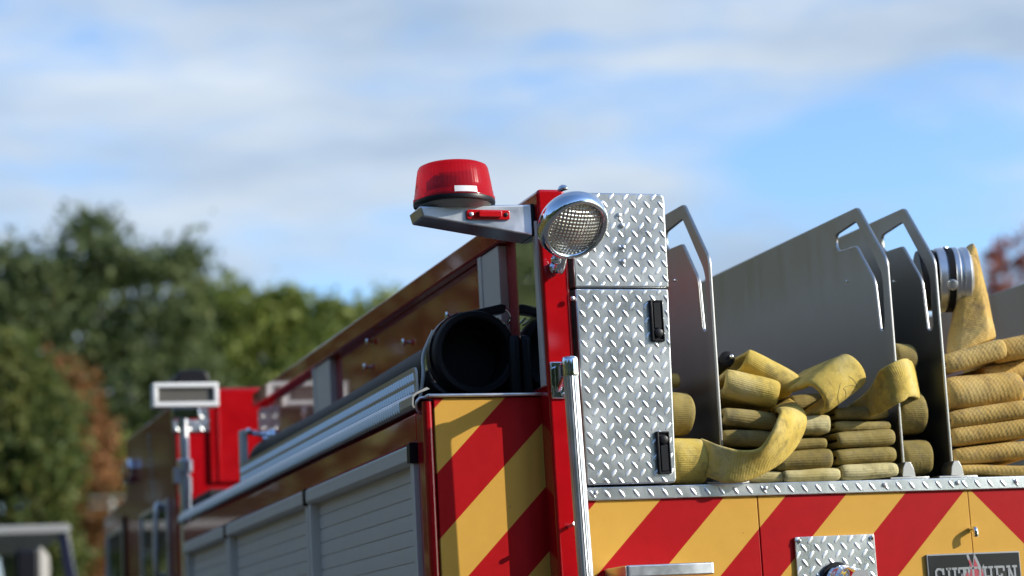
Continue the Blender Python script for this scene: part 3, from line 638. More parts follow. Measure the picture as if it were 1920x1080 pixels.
# ---- cab
mb = MB()
mb.prism([(-1.25, 4.06, .6), (-1.25, 4.06, 2.785), (-1.25, 5.50, 2.80), (-1.25, 5.52, 2.53), (-1.25, 6.34, 2.50), (-1.25, 6.42, 1.9), (-1.25, 6.42, .6)], (2.5, 0, 0)); CAB = mb.build('cab', CABRED, ENG, .02)
mb = MB(); mb.box(-1.246, 1.1, 4.050, 4.0595, 1.0, 2.652); mb.build('cab_rear_panel', RED, CAB, .003)
mb = MB(); mb.box(-1.262, -1.0, 4.040, 4.0595, 2.655, 2.755); q = mb.build('cab_tread_plate', TREAD, CAB, .004)
mb = MB(); lozenges(mb, (0, 4.0398, 0), (1, 0, 0), (0, 0, 1), (0, -1, 0), -1.258, -1.01, 2.658, 2.752, .05, .034, .013, .004, .01, .01); mb.build('tread_pattern', TREAD, q, 0, False)
ph = (-1.1162, 4.0350, 2.6738); pt = (-1.0042, 4.0350, 2.8323); pb = (-1.0161, 4.0350, 2.4414)
mb = MB(); mb.box(ph[0], 1.10, 4.035, 4.058, pb[2], pt[2]); mb.build('raised_roof_panel', RED, CAB, .01)
mb = MB(); mb.box(ph[0] + .035, ph[0] + .045, 4.029, 4.035, pb[2] + .01, pt[2] - .01); mb.build('panel_seam', RED, CAB, .002)
mb = MB(); mb.box(-1.20, 1.10, 3.60, 4.03, .8, pb[2] - .06); mb.build('shaded_pump_block', DARK, ENG, .01)  # near-black colour stands in for the shade below the raised panel
f0 = (-1.1387, 4.8000, 2.9668); f1 = (-0.9859, 4.8000, 3.0084)
mb = MB(); mb.prism([(p[0], 4.7, p[1]) for p in roundpoly([(f0[0], 2.79), (f1[0], 2.79), (f1[0], f1[2]), (f0[0], f1[2])], [0, 0, .05, .05])], (0, .4, 0)); mb.build('roof_fan', BLACK, CAB, .01)
mb = MB()
for k in range(9):
    q = (-1.2510, 4.7341, 2.6961); z = q[2] + .02 - k * .034; yy = q[1] - k * .012
    mb.prism([(-1.2505, yy, z), (-1.2505, yy + .07 - .02 * (k % 3), z - .006), (-1.2505, yy + .065, z + .012), (-1.2505, yy + .01, z + .018)], (-.0015, 0, 0))
mb.build('side_decal', GREYPAINT, CAB, 0, False)
def window(y0, y1, z0, z1, nm='side_window'):
    mb = MB(); f = .022; x = -1.2505
    mb.box(x - .012, x, y0, y1, z1 - f, z1); mb.box(x - .012, x, y0, y1, z0, z0 + f); mb.box(x - .012, x, y0, y0 + f * 1.6, z0 + f, z1 - f); mb.box(x - .012, x, y1 - f, y1, z0 + f, z1 - f)
    o = mb.build(nm, ALU, CAB, .003); mb = MB(); mb.box(x - .004, x - .001, y0 + f * 1.6, y1 - f, z0 + f, z1 - f); mb.build('window_glass', GLASS, o)
wa = (-1.2500, 4.2353, 2.4028); wb = (-1.2500, 5.0283, 2.4147); window(wa[1], wb[1], 1.7, wa[2])
wa = (-1.2500, 5.5464, 2.4457); window(wa[1] + .05, 6.2, 1.7, 2.40)
mb = MB(); mb.box(-1.262, -1.251, 5.55, 5.62, 1.2, 2.44); mb.build('door_seam', BLACK, CAB)
mb = MB(); q = (-1.2700, 4.3406, 2.3642); mb.tube(spline([(-1.26, q[1], q[2]), (-1.29, q[1] - .01, q[2] + .01), (-1.30, q[1] - .02, q[2] - .25), (-1.26, q[1], q[2] - .27)], 6), .012, 10); mb.build('cab_handrail', ALU, CAB)
q = (-1.2520, 5.3065, 2.6218)
mb = MB(); pr = roundpoly([(q[1] - .10, q[2] - .055), (q[1] + .10, q[2] - .055), (q[1] + .10, q[2] + .055), (q[1] - .10, q[2] + .055)], .05); mb.prism([(-1.2505, p[0], p[1]) for p in pr], (-.03, 0, 0)); o = mb.build('cab_marker_light', CHROME, CAB, .006)
mb = MB(); pr = roundpoly([(q[1] - .08, q[2] - .04), (q[1] + .08, q[2] - .04), (q[1] + .08, q[2] + .04), (q[1] - .08, q[2] + .04)], .036); mb.prism([(-1.2805, p[0], p[1]) for p in pr], (-.008, 0, 0)); mb.build('marker_lens', REDSOLID, o, .003)
# mirror on the cab's corner
ma = (-1.2252, 6.5000, 2.5049); mz = (-1.1792, 6.5000, 2.5035)
mb = MB(); mb.tube([(-1.24, 6.36, 2.30), (mz[0] - .02, 6.46, 2.30)], .012, 8); o = mb.build('mirror_arm', BLACK, CAB)
mb = MB(); mb.box(ma[0], mz[0], 6.46, 6.54, 1.9, ma[2]); mb.build('mirror', BLACK, o, .015)

# ================================================================== SUCTION HOSE
TUB = thing('suction_hose', 'thick black suction hose in the side tray, open end facing rear', 'hose', (-1.19, 1.7, 2.26))
tc_ = Vector((-1.1601, 0.2000, 2.3804)); tc_.y = 0; TR = .080
mb = MB(); pts = [(tc_.x + .006 * math.sin(y * 2), y, tc_.z - .012 + .004 * math.sin(y * 3)) for y in [.36 + k * .1 for k in range(23)]]
mb.tube(pts, TR, 28); mb.build('hose_body', RUBBER, TUB)
mb = MB(); mb.lathe([(.078, .12), (.082, .004), (.086, .0), (.097, .0), (.0995, .004), (.0995, .05), (.093, .055), (.090, .10), (.086, .105), (.084, .20)], (tc_.x, .185, tc_.z), (0, 1, 0), 56, False, False); CP = mb.build('coupling', RUBBER, TUB, 0, True, 40)
mb = MB(); mb.lathe([(.0785, .10), (.0785, .101)], (tc_.x, .185, tc_.z), (0, 1, 0), 32, True, True); mb.build('coupling_bore', RUBBER, CP)
mb = MB(); mb.lathe([(.0875, 0), (.0905, .002), (.0905, .022), (.0875, .024)], (tc_.x, .30, tc_.z), (0, 1, 0), 48, False, False); mb.build('coupling_band', CHROME, CP)
# over-centre strap with its handle, and the side strap
mb = MB(); pts = []
for k in range(15):
    q = rad(200 - k * 11); pts.append((tc_.x + .103 * math.cos(q), .24, tc_.z + .103 * math.sin(q)))
mb2 = MB(); ribbon(mb2, pts, [(0, 1, 0)] * 15, .03, .004, 12); STR = mb2.build('hold_down_strap', BLACK, TUB)
h0 = (-1.1857, 0.2200, 2.4833); h1 = (-1.0681, 0.2200, 2.4963)
mb = MB(); mb.prism([(h0[0] - .03, .22, h0[2] - .026), (h1[0] - .004, .22, h1[2] - .015), (h1[0], .22, h1[2] + .002), (h1[0] - .012, .22, h1[2] + .006), (h0[0], .22, h0[2] - .004)], (0, .035, 0)); mb.build('strap_lever', BLACK, STR, .003)
mb = MB(); mb.tube(spline([(h1[0] - .012, .225, h1[2] - .002), (h1[0] + .004, .225, h1[2] - .012), (h1[0] + .010, .227, h1[2] - .028), (h1[0] - .002, .23, h1[2] - .042), (h1[0] - .022, .23, h1[2] - .028)], 6), .0035, 8); mb.build('strap_buckle', CHROME, STR)
mb = MB(); mb.tube(spline([(tc_.x - .07, .30, tc_.z + .07), (tc_.x - .100, .29, tc_.z + .01), (tc_.x - .108, .27, tc_.z - .04), (tc_.x - .125, .25, tc_.z - .10)], 6), .0045, 8); mb.build('side_strap', ALUGREY, STR)
# black box between the hose and the post
mb = MB(); mb.box(-1.082, -1.052, .17, 1.2, 2.262, 2.42); mb.build('black_tray_box', BLACK, ENG, .012)

# ================================================================== HOSES IN THE BED
def hose(label, loc, group='yellow hoses folded in the hose bed'):
    return thing('fire_hose', label, 'fire hose', loc, group)
# left bay
H = hose('yellow hose beside the patterned metal door, its lowest fold looping out across the first divider', (-.69, .3, 2.04))
fold('fold', (-0.7381, 0.0400, 2.2172), (-0.6737, 0.0400, 2.2137), .102, OHOSE, H, .5, .03, seed=1)
fold('fold', (-0.7025, 0.1400, 2.3040), (-0.6667, 0.1400, 2.3037), .036, OHOSE, H, .45, seed=2)
fold('fold', (-0.7534, -0.0100, 2.1010), (-0.6681, -0.0150, 2.0950), .108, YHOSE, H, .5, .028, seed=3)
inn = [(-0.6691, 0.0300, 2.1498), (-0.6642, -0.0100, 2.1363), (-0.6465, -0.0350, 2.1232), (-0.6143, -0.0600, 2.1112), (-0.5774, -0.0850, 2.1101), (-0.5571, -0.1000, 2.1325), (-0.5356, -0.1000, 2.1654), (-0.5128, -0.0700, 2.1923), (-0.4845, 0.0000, 2.2084), (-0.4449, 0.1200, 2.2208)]
ou = [(-0.6770, 0.0200, 2.0642), (-0.6692, -0.0100, 2.0524), (-0.6467, -0.0300, 2.0400), (-0.6079, -0.0450, 2.0401), (-0.5526, -0.0450, 2.0597), (-0.4947, -0.0300, 2.0872), (-0.4433, -0.0100, 2.1309), (-0.4141, 0.0000, 2.1758), (-0.4063, 0.0300, 2.2138), (-0.3891, 0.1200, 2.2460)]
edge_ribbon('loop', inn, ou, .0155, YHOSE, H, 'bright yellow loop hanging out over the divider', 5)
# left stack of the middle bay
H = hose('yellow hose topped by two thick rolled bends, stacked against the first divider', (-.54, .3, 2.04))
fold('fold', (-0.5129, 0.0900, 2.3467), (-0.3959, 0.0700, 2.2781), .066, YHOSE, H, .35, .016, .12, 1.0, 11)
fold('fold', (-0.5910, 0.0450, 2.2906), (-0.4619, 0.0200, 2.2526), .068, YHOSE, H, .4, .022, .02, .9, 12)
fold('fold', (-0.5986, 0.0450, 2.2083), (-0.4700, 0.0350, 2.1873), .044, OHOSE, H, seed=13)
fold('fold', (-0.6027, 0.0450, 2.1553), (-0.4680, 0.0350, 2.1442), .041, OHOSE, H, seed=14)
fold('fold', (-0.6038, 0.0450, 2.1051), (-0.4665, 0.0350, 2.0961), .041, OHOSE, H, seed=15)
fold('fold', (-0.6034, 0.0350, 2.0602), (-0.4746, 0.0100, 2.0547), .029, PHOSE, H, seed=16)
# middle stack
H = hose('olive yellow hose in the middle column of folds, partly behind the hanging loop', (-.40, .3, 2.04))
fold('fold', (-0.4723, 0.0200, 2.1766), (-0.3446, 0.0000, 2.1747), .047, PHOSE, H, seed=21)
fold('fold', (-0.4836, 0.0100, 2.1290), (-0.3595, 0.0000, 2.1318), .028, OHOSE, H, seed=22)
fold('fold', (-0.4885, 0.0000, 2.0928), (-0.3497, -0.0100, 2.0926), .050, OHOSE, H, seed=23)
fold('fold', (-0.4765, 0.0000, 2.0550), (-0.3364, -0.0100, 2.0545), .030, PHOSE, H, seed=24)
# right stack with its arched top bend
H = hose('yellow hose crowned by one large arched hollow bend, right column before the second divider', (-.23, .3, 2.04))
ARCH = fold('arched_bend', (-0.3794, -0.0400, 2.2397), (-0.2622, -0.0200, 2.3128), .094, YHOSE, H, .16, .019, 0, .85, 7, 'large arched bend')
fold('fold', (-0.3788, 0.1300, 2.2446), (-0.2538, 0.1300, 2.2483), .045, OHOSE, H, seed=36)  # dark filler added for the shade inside the arch's hollow
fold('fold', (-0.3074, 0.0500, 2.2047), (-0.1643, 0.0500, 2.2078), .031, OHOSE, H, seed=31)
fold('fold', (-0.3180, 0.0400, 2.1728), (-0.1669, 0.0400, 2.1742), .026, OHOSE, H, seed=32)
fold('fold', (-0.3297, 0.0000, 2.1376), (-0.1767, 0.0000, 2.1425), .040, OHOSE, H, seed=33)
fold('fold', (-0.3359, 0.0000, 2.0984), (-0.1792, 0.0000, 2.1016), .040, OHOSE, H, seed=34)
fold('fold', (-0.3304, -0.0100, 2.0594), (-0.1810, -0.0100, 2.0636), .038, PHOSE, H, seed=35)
# narrow bay
H = hose('yellow hose standing in the narrow bay between the second and third dividers', (-.09, .3, 2.04))
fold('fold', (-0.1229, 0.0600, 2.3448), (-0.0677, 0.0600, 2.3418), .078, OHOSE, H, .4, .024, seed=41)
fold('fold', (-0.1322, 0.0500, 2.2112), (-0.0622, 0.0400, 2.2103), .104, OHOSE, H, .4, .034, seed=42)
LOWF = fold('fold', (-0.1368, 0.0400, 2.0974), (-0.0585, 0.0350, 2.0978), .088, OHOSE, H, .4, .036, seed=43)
cp_ = [(-0.1995, 0.2000, 2.2196), (-0.2090, 0.1000, 2.2240), (-0.2148, 0.0200, 2.2330), (-0.2075, -0.0350, 2.2537), (-0.1825, -0.0500, 2.2718), (-0.1539, -0.0350, 2.2788), (-0.1042, 0.0300, 2.2825), (-0.0494, 0.1200, 2.2869)]
P_ = spline(cp_, 6); mb = MB(); ribbon(mb, P_, spline([(.15, .2, -1)] * 4 + [(.25, .2, -1)] * 4, 6), [.035 + .058 * min(1, k / 20) for k in range(len(P_))], .015, 30); lo = mb.build('loop', YHOSE, H, 0, True, 80, 'small bright loop hooked over the second divider'); mesh_wobble(lo.data, .002, 12, 8)
# pen scribble on the arch and a row of stencil ticks on the low fold: thin strokes lying on the jacket
from mathutils.bvhtree import BVHTree
def pen(target, pts, r, name, parent, per=5):
    me = target.data; tr = BVHTree.FromPolygons([v.co[:] for v in me.vertices], [p.vertices[:] for p in me.polygons]); out = []
    for p in (spline(pts, per) if len(pts) > 2 else [Vector(pts[0]), Vector(pts[0]).lerp(Vector(pts[1]), .5), Vector(pts[1])]):
        hit = tr.ray_cast(CAM, (Vector(p) - CAM).normalized())
        if hit[0] is not None: out.append(hit[0] + hit[1] * .0002 * (1 if hit[1].dot(CAM - hit[0]) > 0 else -1))
    if len(out) > 2:
        mb = MB(); mb.tube(out, r, 6); o = mb.build(name, INK, parent); return o
INK = bsdf('faded_ink', (.24, .20, .07), .8)
pen(ARCH, [(-0.3149, 0.0000, 2.2725), (-0.3247, 0.0000, 2.2419), (-0.3221, 0.0000, 2.2227), (-0.3078, 0.0000, 2.2264), (-0.3028, 0.0000, 2.2506), (-0.3076, 0.0000, 2.2596), (-0.2872, 0.0000, 2.2671), (-0.2722, 0.0000, 2.2618), (-0.2779, 0.0000, 2.2773), (-0.2910, 0.0000, 2.2877)], .0007, 'pen_mark', ARCH)
for q in ([(-0.1398, 0.0000, 2.0803), (-0.1392, 0.0000, 2.0573)], [(-0.1298, 0.0000, 2.0801), (-0.1292, 0.0000, 2.0571)], [(-0.1198, 0.0000, 2.0799), (-0.1192, 0.0000, 2.0569)]): pen(LOWF, q, .0009, 'stencil_mark', LOWF)

# right bay: tan supply hose
T = thing('supply_hose', 'wide tan textured supply hose folded in the right bay with a silver coupling on top', 'fire hose', (.2, .3, 2.04))
fold('fold', (0.0018, 0.0450, 2.2521), (0.2024, 0.0200, 2.2649), 0.086, THOSE, T, .5, None, 0, 1, 50)
fold('fold', (0.0010, 0.0450, 2.1852), (0.2140, 0.0000, 2.2078), 0.047, THOSE, T, .5, None, 0, 1, 51)
fold('fold', (-0.0004, 0.0450, 2.1420), (0.2090, 0.0000, 2.1619), 0.048, THOSE, T, .5, None, 0, 1, 52)
fold('fold', (-0.0006, 0.0450, 2.0964), (0.2027, 0.0000, 2.1043), 0.046, THOSE, T, .5, None, 0, 1, 53)
fold('fold', (0.0046, 0.0450, 2.0612), (0.1972, 0.0000, 2.0548), 0.027, THOSE, T, .5, None, 0, 1, 54)
fold('fold', (0.0061, 0.0450, 2.3245), (0.1588, 0.0200, 2.3609), .050, THOSE, T, .4, None, 0, 1, 61)
fold('fold', (0.1865, 0.1200, 2.3630), (0.3053, 0.0800, 2.3833), .056, THOSE, T, .4, None, 0, 1, 62)
fold('fold', (0.1765, 0.1600, 2.3066), (0.3500, 0.1600, 2.3408), .050, THOSE, T, .4, None, 0, 1, 63)
# coupling lying on its side, hose fanning out flat from it
c0 = Vector((0.0251, 0.2200, 2.5626)); c1 = Vector((0.1653, 0.1700, 2.5580)); cx = (c1 - c0).normalized(); cm = Vector((0.0969, 0.1900, 2.5586))
mb = MB(); mb.lathe([(.05, -.045), (.0755, -.045), (.078, -.040), (.078, -.005), (.072, 0)], c0 + cx * .055, cx, 56, True, False); K1 = mb.build('coupling_gasket', BLACK, T, 0, True, 40)
mb = MB(); mb.lathe([(.060, 0), (.080, 0), (.0825, .003), (.0825, .020), (.0765, .022), (.0765, .038), (.0815, .040), (.0835, .043), (.0835, .052), (.079, .056), (.079, .062), (.083, .065), (.083, .078), (.076, .083), (.066, .088)], c0 + cx * .056, cx, 64, True, True); K = mb.build('coupling', ALU, T, 0, True, 30)
for q in (35, 155, 275):
    e = cx.orthogonal().normalized(); f_ = cx.cross(e); d = e * math.cos(rad(q)) + f_ * math.sin(rad(q)); o = c0 + cx * .085 + d * .079
    mb = MB(); mb.lathe([(.014, 0), (.014, .008), (.010, .010)], o, d, 16); mb.build('coupling_lug', ALU, K)
mb = MB(); mb.lathe([(.0825, 0), (.0825, .016)], c0 + cx * .0805, cx, 56, False, False); mb.build('coupling_seal', RUBBER, K)
# hose leaving the coupling: creased flat, standing up behind it and dropping onto the folds
mb = MB(); mb.lathe([(.066, -.02), (.064, .002), (.058, .008), (.04, .012)], c1, cx, 30); lo = mb.build('hose_tail', THOSE, T, 0, True, 60)
hp = [(0.2045, 0.2500, 2.6608), (0.2038, 0.2100, 2.6638), (0.1786, 0.1500, 2.6345), (0.1549, 0.1500, 2.6287), (0.1632, 0.1200, 2.5197), (0.1434, 0.0750, 2.4208), (0.1767, 0.1000, 2.4114), (0.1902, 0.1200, 2.3983), (0.1409, 0.0850, 2.3847), (0.0658, 0.0900, 2.3563), (0.0410, 0.1200, 2.3584), (0.0732, 0.1600, 2.3971), (0.1403, 0.2200, 2.5172), (0.1853, 0.2400, 2.6050), (0.1562, 0.2400, 2.4096), (0.2404, 0.2200, 2.4061)]
me = bpy.data.meshes.new('standing_bend'); bm = bmesh.new()
for p in hp: bm.verts.new(p)
r_ = bmesh.ops.convex_hull(bm, input=bm.verts[:]); bmesh.ops.delete(bm, geom=[g for g in r_['geom_interior'] if isinstance(g, bmesh.types.BMVert)], context='VERTS')
bmesh.ops.bevel(bm, geom=bm.edges[:], offset=.006, segments=2, affect='EDGES', profile=.6)
bmesh.ops.triangulate(bm, faces=bm.faces[:]); bmesh.ops.subdivide_edges(bm, edges=bm.edges[:], cuts=2, use_grid_fill=True)
for _ in range(2): bmesh.ops.smooth_vert(bm, verts=bm.verts[:], factor=.5, use_axis_x=True, use_axis_y=True, use_axis_z=True)
uvl = bm.loops.layers.uv.new('UVMap')
for f_ in bm.faces:
    for l_ in f_.loops: l_[uvl].uv = (l_.vert.co.x * .9 + l_.vert.co.y * .4, l_.vert.co.z)
bm.to_mesh(me); bm.free(); lo = finish('standing_bend', me, THOSE, T, 0, True, 80); mesh_wobble(lo.data, .003, 16, 9)
# dark fittings lying in the bed behind the yellow folds
B_ = thing('hose_nozzle', 'small dark nozzle end poking out beside the first divider above the folds', 'nozzle', (-0.5289, 0.1600, 2.3575))
mb = MB(); q = Vector((-0.5317, 0.1600, 2.3575)); mb.lathe([(.012, 0), (.019, .004), (.019, .03), (.014, .034), (.014, .12)], q, (.2, 1, -.1), 20); mb.build('nozzle_body', RUBBER, B_)
mb = MB(); mb.ball(q + Vector((.01, -.002, .004)), .006, 10); mb.build('nozzle_pin', ALU, B_)

# ================================================================== SECOND VEHICLE
VY = 9.0
V = thing('utility_truck', 'dark utility truck with a pale roof edge and door mirror, cut off at lower left', 'truck', (-2.6, VY + 1.2, 0))
r0 = (-1.1177, 9.0000, 2.6714); roofz = r0[2]; rx = r0[0]; VW = 2.1
mb = MB(); mb.prism([(p[0], VY, p[1]) for p in roundpoly([(rx - VW, roofz - .055), (rx - .01, roofz - .055), (rx, roofz - .02), (rx - .02, roofz), (rx - VW, roofz)], .012)], (0, 2.0, 0)); mb.build('roof', GREYPAINT, V, .01)
for (xa, xb, w_, y) in ((rx - .012, rx + .075, .07, VY + .02), (rx - .14, rx - .11, .035, VY + 1.6), (rx - VW + .08, rx - VW - .02, .07, VY + .02)):
    mb = MB(); mb.prism([(xa - w_, y, roofz - .05), (xa, y, roofz - .05), (xb, y, roofz - .62), (xb - w_, y, roofz - .62)], (0, .06, 0)); mb.build('window_pillar', bsdf('dark_blue_paint', (.012, .016, .035), .3, 0, .6), V, .008)
mb = MB(); mb.box(rx - VW - .06, rx + .09, VY, VY + 2.4, .75, roofz - .62); mb.build('body', MATS['dark_blue_paint'], V, .05)
mb = MB(); mb.add([(rx - VW + .08, VY + .05, roofz - .055), (rx - .08, VY + .05, roofz - .055), (rx - .0, VY + .05, roofz - .62), (rx - VW, VY + .05, roofz - .62)], [(0, 1, 2, 3)]); mb.build('rear_window', CLEAR, V)
m0 = (-1.4957, 8.6000, 2.4982); m1 = (-1.3579, 8.6000, 2.4807); m2 = (-1.2981, 8.6000, 2.4787)
mb = MB(); mb.prism([(p[0], 8.55, p[1]) for p in roundpoly([(m0[0], m0[2] - .42), (m1[0], m0[2] - .42), (m1[0], m0[2]), (m0[0], m0[2])], .03)], (0, .12, 0)); MI = mb.build('door_mirror', BLACK, V, .02)
mb = MB(); mb.prism([(p[0], 8.56, p[1]) for p in roundpoly([(m1[0] + .003, m0[2] - .42), (m2[0], m0[2] - .42), (m2[0], m0[2] - .05), (m1[0] + .003, m0[2] + .015)], .02)], (0, .11, 0)); mb.build('mirror_shell', ALUGREY, MI, .012)
for x in (rx - VW + .1, rx - .2):
    for y in (VY + .5, VY + 1.9):
        mb = MB(); mb.lathe([(.2, 0), (.40, .01), (.42, .05), (.42, .2), (.40, .24), (.2, .25)], (x - .12, y, .42), (1, 0, 0), 28); mb.build('wheel', RUBBER, V)

# ================================================================== TREES
def leaf_mat(name, stops, trans=.35):
    m = bsdf(name, stops[0][1], .6, 0, 0, .3); n, l, b = nodes(m)
    g = n.new('ShaderNodeNewGeometry'); v = coord(m)
    big = noise(m, v, .55, 3, .5); mixf = mm(m, 'ADD', mm(m, 'MULTIPLY', g.outputs['Random Per Island'], .45), mm(m, 'MULTIPLY', big, .8))
    c = ramp(m, mm(m, 'SUBTRACT', mixf, .12), stops); l.new(c, b.inputs['Base Color'])
    tr = n.new('ShaderNodeBsdfTranslucent'); l.new(c, tr.inputs[0]); ms = n.new('ShaderNodeMixShader'); ms.inputs[0].default_value = trans
    o = n['Material Output']; l.new(b.outputs[0], ms.inputs[1]); l.new(tr.outputs[0], ms.inputs[2]); l.new(ms.outputs[0], o.inputs[0]); return m
DG = leaf_mat('dark_green_leaves', [(.15, (.055, .078, .028)), (.5, (.105, .14, .048)), (.75, (.16, .185, .065)), (.93, (.30, .18, .045))])
YG = leaf_mat('yellow_green_leaves', [(.15, (.08, .115, .022)), (.5, (.17, .21, .04)), (.85, (.28, .30, .065))])
OG = leaf_mat('turning_leaves', [(.15, (.045, .085, .02)), (.45, (.10, .13, .03)), (.75, (.17, .17, .04)), (.97, (.26, .13, .035))])
OR = leaf_mat('rust_orange_leaves', [(.2, (.12, .085, .025)), (.5, (.27, .115, .04)), (.8, (.36, .17, .06))])
RD = leaf_mat('red_autumn_leaves', [(.2, (.24, .05, .03)), (.6, (.38, .10, .05)), (.9, (.46, .20, .09))])
GO = leaf_mat('golden_leaves', [(.25, (.05, .06, .018)), (.5, (.20, .16, .04)), (.8, (.38, .27, .065))])
BARK = bsdf('bark', (.09, .07, .05), .9); PALE = bsdf('pale_bark', (.36, .34, .30), .85)
def tree(name, label, cat, base, H_, crown, n, size, lm, bark, seed, group=None, clump=.55, tr=.22):
    """crown: list of (dx, dy, dz, rx, ry, rz) lobes; leaves gather in clumps on and inside them"""
    rnd = random.Random(seed); B = Vector(base); root = thing(name, label, cat, base, group)
    mb = MB(); top = Vector((B.x + rnd.uniform(-.3, .3), B.y, B.z + H_ * .72))
    pts = spline([B, B + Vector((.1, 0, H_ * .2)), B.lerp(top, .6) + Vector((rnd.uniform(-.3, .3), 0, 0)), top], 5); mb.tube(pts, [tr * (1 - .8 * i / (len(pts) - 1)) for i in range(len(pts))], 10)
    cs = []
    for (dx, dy, dz, rx_, ry, rz) in crown:
        c = B + Vector((dx, dy, dz)); k = rnd.randint(5, len(pts) - 4); s_ = pts[k]
        mb.tube(spline([s_, s_.lerp(c, .5) + Vector((0, 0, .25)), c], 4), [tr * .45, tr * .42, tr * .38, tr * .34, tr * .28, tr * .22, tr * .17, tr * .12, tr * .06], 7)
        vol = rx_ * ry * rz; cs.append((c, rx_, ry, rz, vol ** .67))
    mb.build('trunk', bark, root)
    mb = MB(); tot = sum(c[4] for c in cs)
    for (c, rx_, ry, rz, vw) in cs:
        m_ = int(n * vw / tot); nc = max(8, int(m_ / 55))
        for q in range(nc):
            d = Vector((rnd.gauss(0, 1), rnd.gauss(0, 1), rnd.gauss(0, 1))).normalized(); rr = rnd.uniform(.35, 1.05) ** .6
            cc = c + Vector((d.x * rx_ * rr, d.y * ry * rr, d.z * rz * rr)); cr2 = clump * rnd.uniform(.5, 1.2)
            for _ in range(int(m_ / nc)):
                e = Vector((rnd.gauss(0, .5), rnd.gauss(0, .5), rnd.gauss(0, .38))) * cr2; p = cc + e; s2 = size * rnd.uniform(.6, 1.4)
                a = Vector((rnd.gauss(0, 1), rnd.gauss(0, 1), rnd.gauss(0, .6))).normalized(); b_ = a.orthogonal().normalized(); b_ = (Matrix.Rotation(rnd.uniform(0, 6.28), 3, a) @ b_); a2 = a.cross(b_)
                mb.add([p - b_ * s2, p - a2 * s2 * .45, p + b_ * s2, p + a2 * s2 * .45], [(0, 1, 2, 3)])
    me = bpy.data.meshes.new('crown'); me.from_pydata(mb.v, [], mb.f); me.update()
    finish('crown', me, lm, root, 0, False); return root
# directions: point on the ray through the picture at a given distance forward
def blob(*a): return a
GB = 'trees behind the engine'
tree('oak_tree', 'tall dense dark green tree rising at far left behind the engine', 'tree', (3.85,46.00,0), 12.5, [(-0.13,0.00,11.56,0.96,0.96,0.96),(-1.20,0.00,11.17,0.95,0.95,0.88),(1.00,0.00,11.18,0.90,0.90,0.77),(-2.01,0.00,10.53,0.88,0.88,1.00),(1.96,0.00,10.99,0.58,0.58,0.97),(-0.40,0.00,10.14,1.39,1.39,1.01),(1.10,0.00,9.75,1.34,1.34,1.02),(-1.65,0.00,9.38,1.25,1.25,1.00),(1.91,0.00,8.97,0.96,0.96,1.15),(0.06,0.00,8.48,1.64,1.64,1.14),(-1.19,0.00,7.74,1.37,1.37,1.12),(1.17,0.00,7.45,1.39,1.39,1.14),(0.02,0.00,6.46,1.50,1.50,1.00),(-2.12,0.00,11.80,0.38,0.38,0.38),(2.11,0.00,11.84,0.39,0.39,0.39),(-0.11,0.00,12.41,0.57,0.57,0.36),(-2.87,0.00,10.02,0.87,0.87,1.49)], 29000, 0.115, DG, PALE, 1, GB, 0.55, 0.3)
tree('maple_tree', 'broad yellow green tree left of the raised bed wall', 'tree', (8.73,50.00,0), 11, [(-1.57,0.00,11.09,0.63,0.63,0.70),(-1.14,0.00,11.52,0.49,0.49,0.42),(-1.94,0.00,10.39,0.69,0.69,0.83),(2.65,0.00,10.87,0.57,0.57,0.43),(-0.73,0.00,10.95,0.91,0.91,0.70),(0.34,0.00,11.09,0.91,0.91,0.70),(1.33,0.00,10.80,0.85,0.85,0.64),(2.20,0.00,10.59,0.71,0.71,0.57),(-1.40,0.00,9.82,0.83,0.83,1.11),(-0.42,0.00,9.68,1.12,1.12,1.12),(0.86,0.00,9.67,1.12,1.12,0.98),(2.01,0.00,9.51,0.99,0.99,0.85),(-0.18,0.00,8.27,1.39,1.39,1.11),(1.53,0.00,8.38,1.40,1.40,1.12),(3.24,0.00,11.09,0.31,0.31,0.57),(0.50,0.00,11.59,0.35,0.35,0.28)], 22000, 0.13, YG, BARK, 2, GB, 0.6, 0.28)
tree('maple_tree', 'yellow green tree at lower left in front of the taller dark tree', 'tree', (0.20,28.00,0), 8, [(-0.16,0.00,6.63,0.40,0.40,0.44),(0.06,0.00,6.06,0.56,0.56,0.64),(0.45,0.00,5.57,0.48,0.48,0.56),(-0.06,0.00,5.10,0.80,0.80,0.64),(0.52,0.00,4.85,0.48,0.48,0.48),(0.24,0.00,4.22,0.64,0.64,0.48),(0.46,0.00,3.58,0.48,0.48,0.40),(-0.60,0.00,5.75,0.64,0.64,1.19)], 12500, 0.08, OG, BARK, 3, GB, 0.36, 0.2)
tree('sumac_tree', 'small rust orange tree to the left of the cab', 'tree', (1.72,33.00,0), 6, [(-0.55,0.00,7.20,0.23,0.23,0.33),(-0.23,0.00,6.78,0.35,0.35,0.37),(0.08,0.00,6.21,0.39,0.39,0.47),(0.22,0.00,5.55,0.39,0.39,0.51),(0.10,0.00,4.86,0.51,0.51,0.56),(0.32,0.00,4.30,0.46,0.46,0.56),(0.13,0.00,3.76,0.64,0.64,0.55),(-0.36,0.00,4.60,0.55,0.55,0.55),(0.52,0.00,5.22,0.15,0.15,0.28)], 9500, .075, OR, BARK, 4, GB, .34, .12)
tree('shrub', 'mid green shrub between the rust orange tree and the cab', 'shrub', (2.45,34.00,0), 3.5, [(-0.03,0.00,5.32,0.38,0.38,0.48),(0.26,0.00,5.69,0.38,0.38,0.38),(-0.13,0.00,4.75,0.43,0.43,0.48)], 4000, 0.08, YG, BARK, 5, GB, 0.3, 0.07)
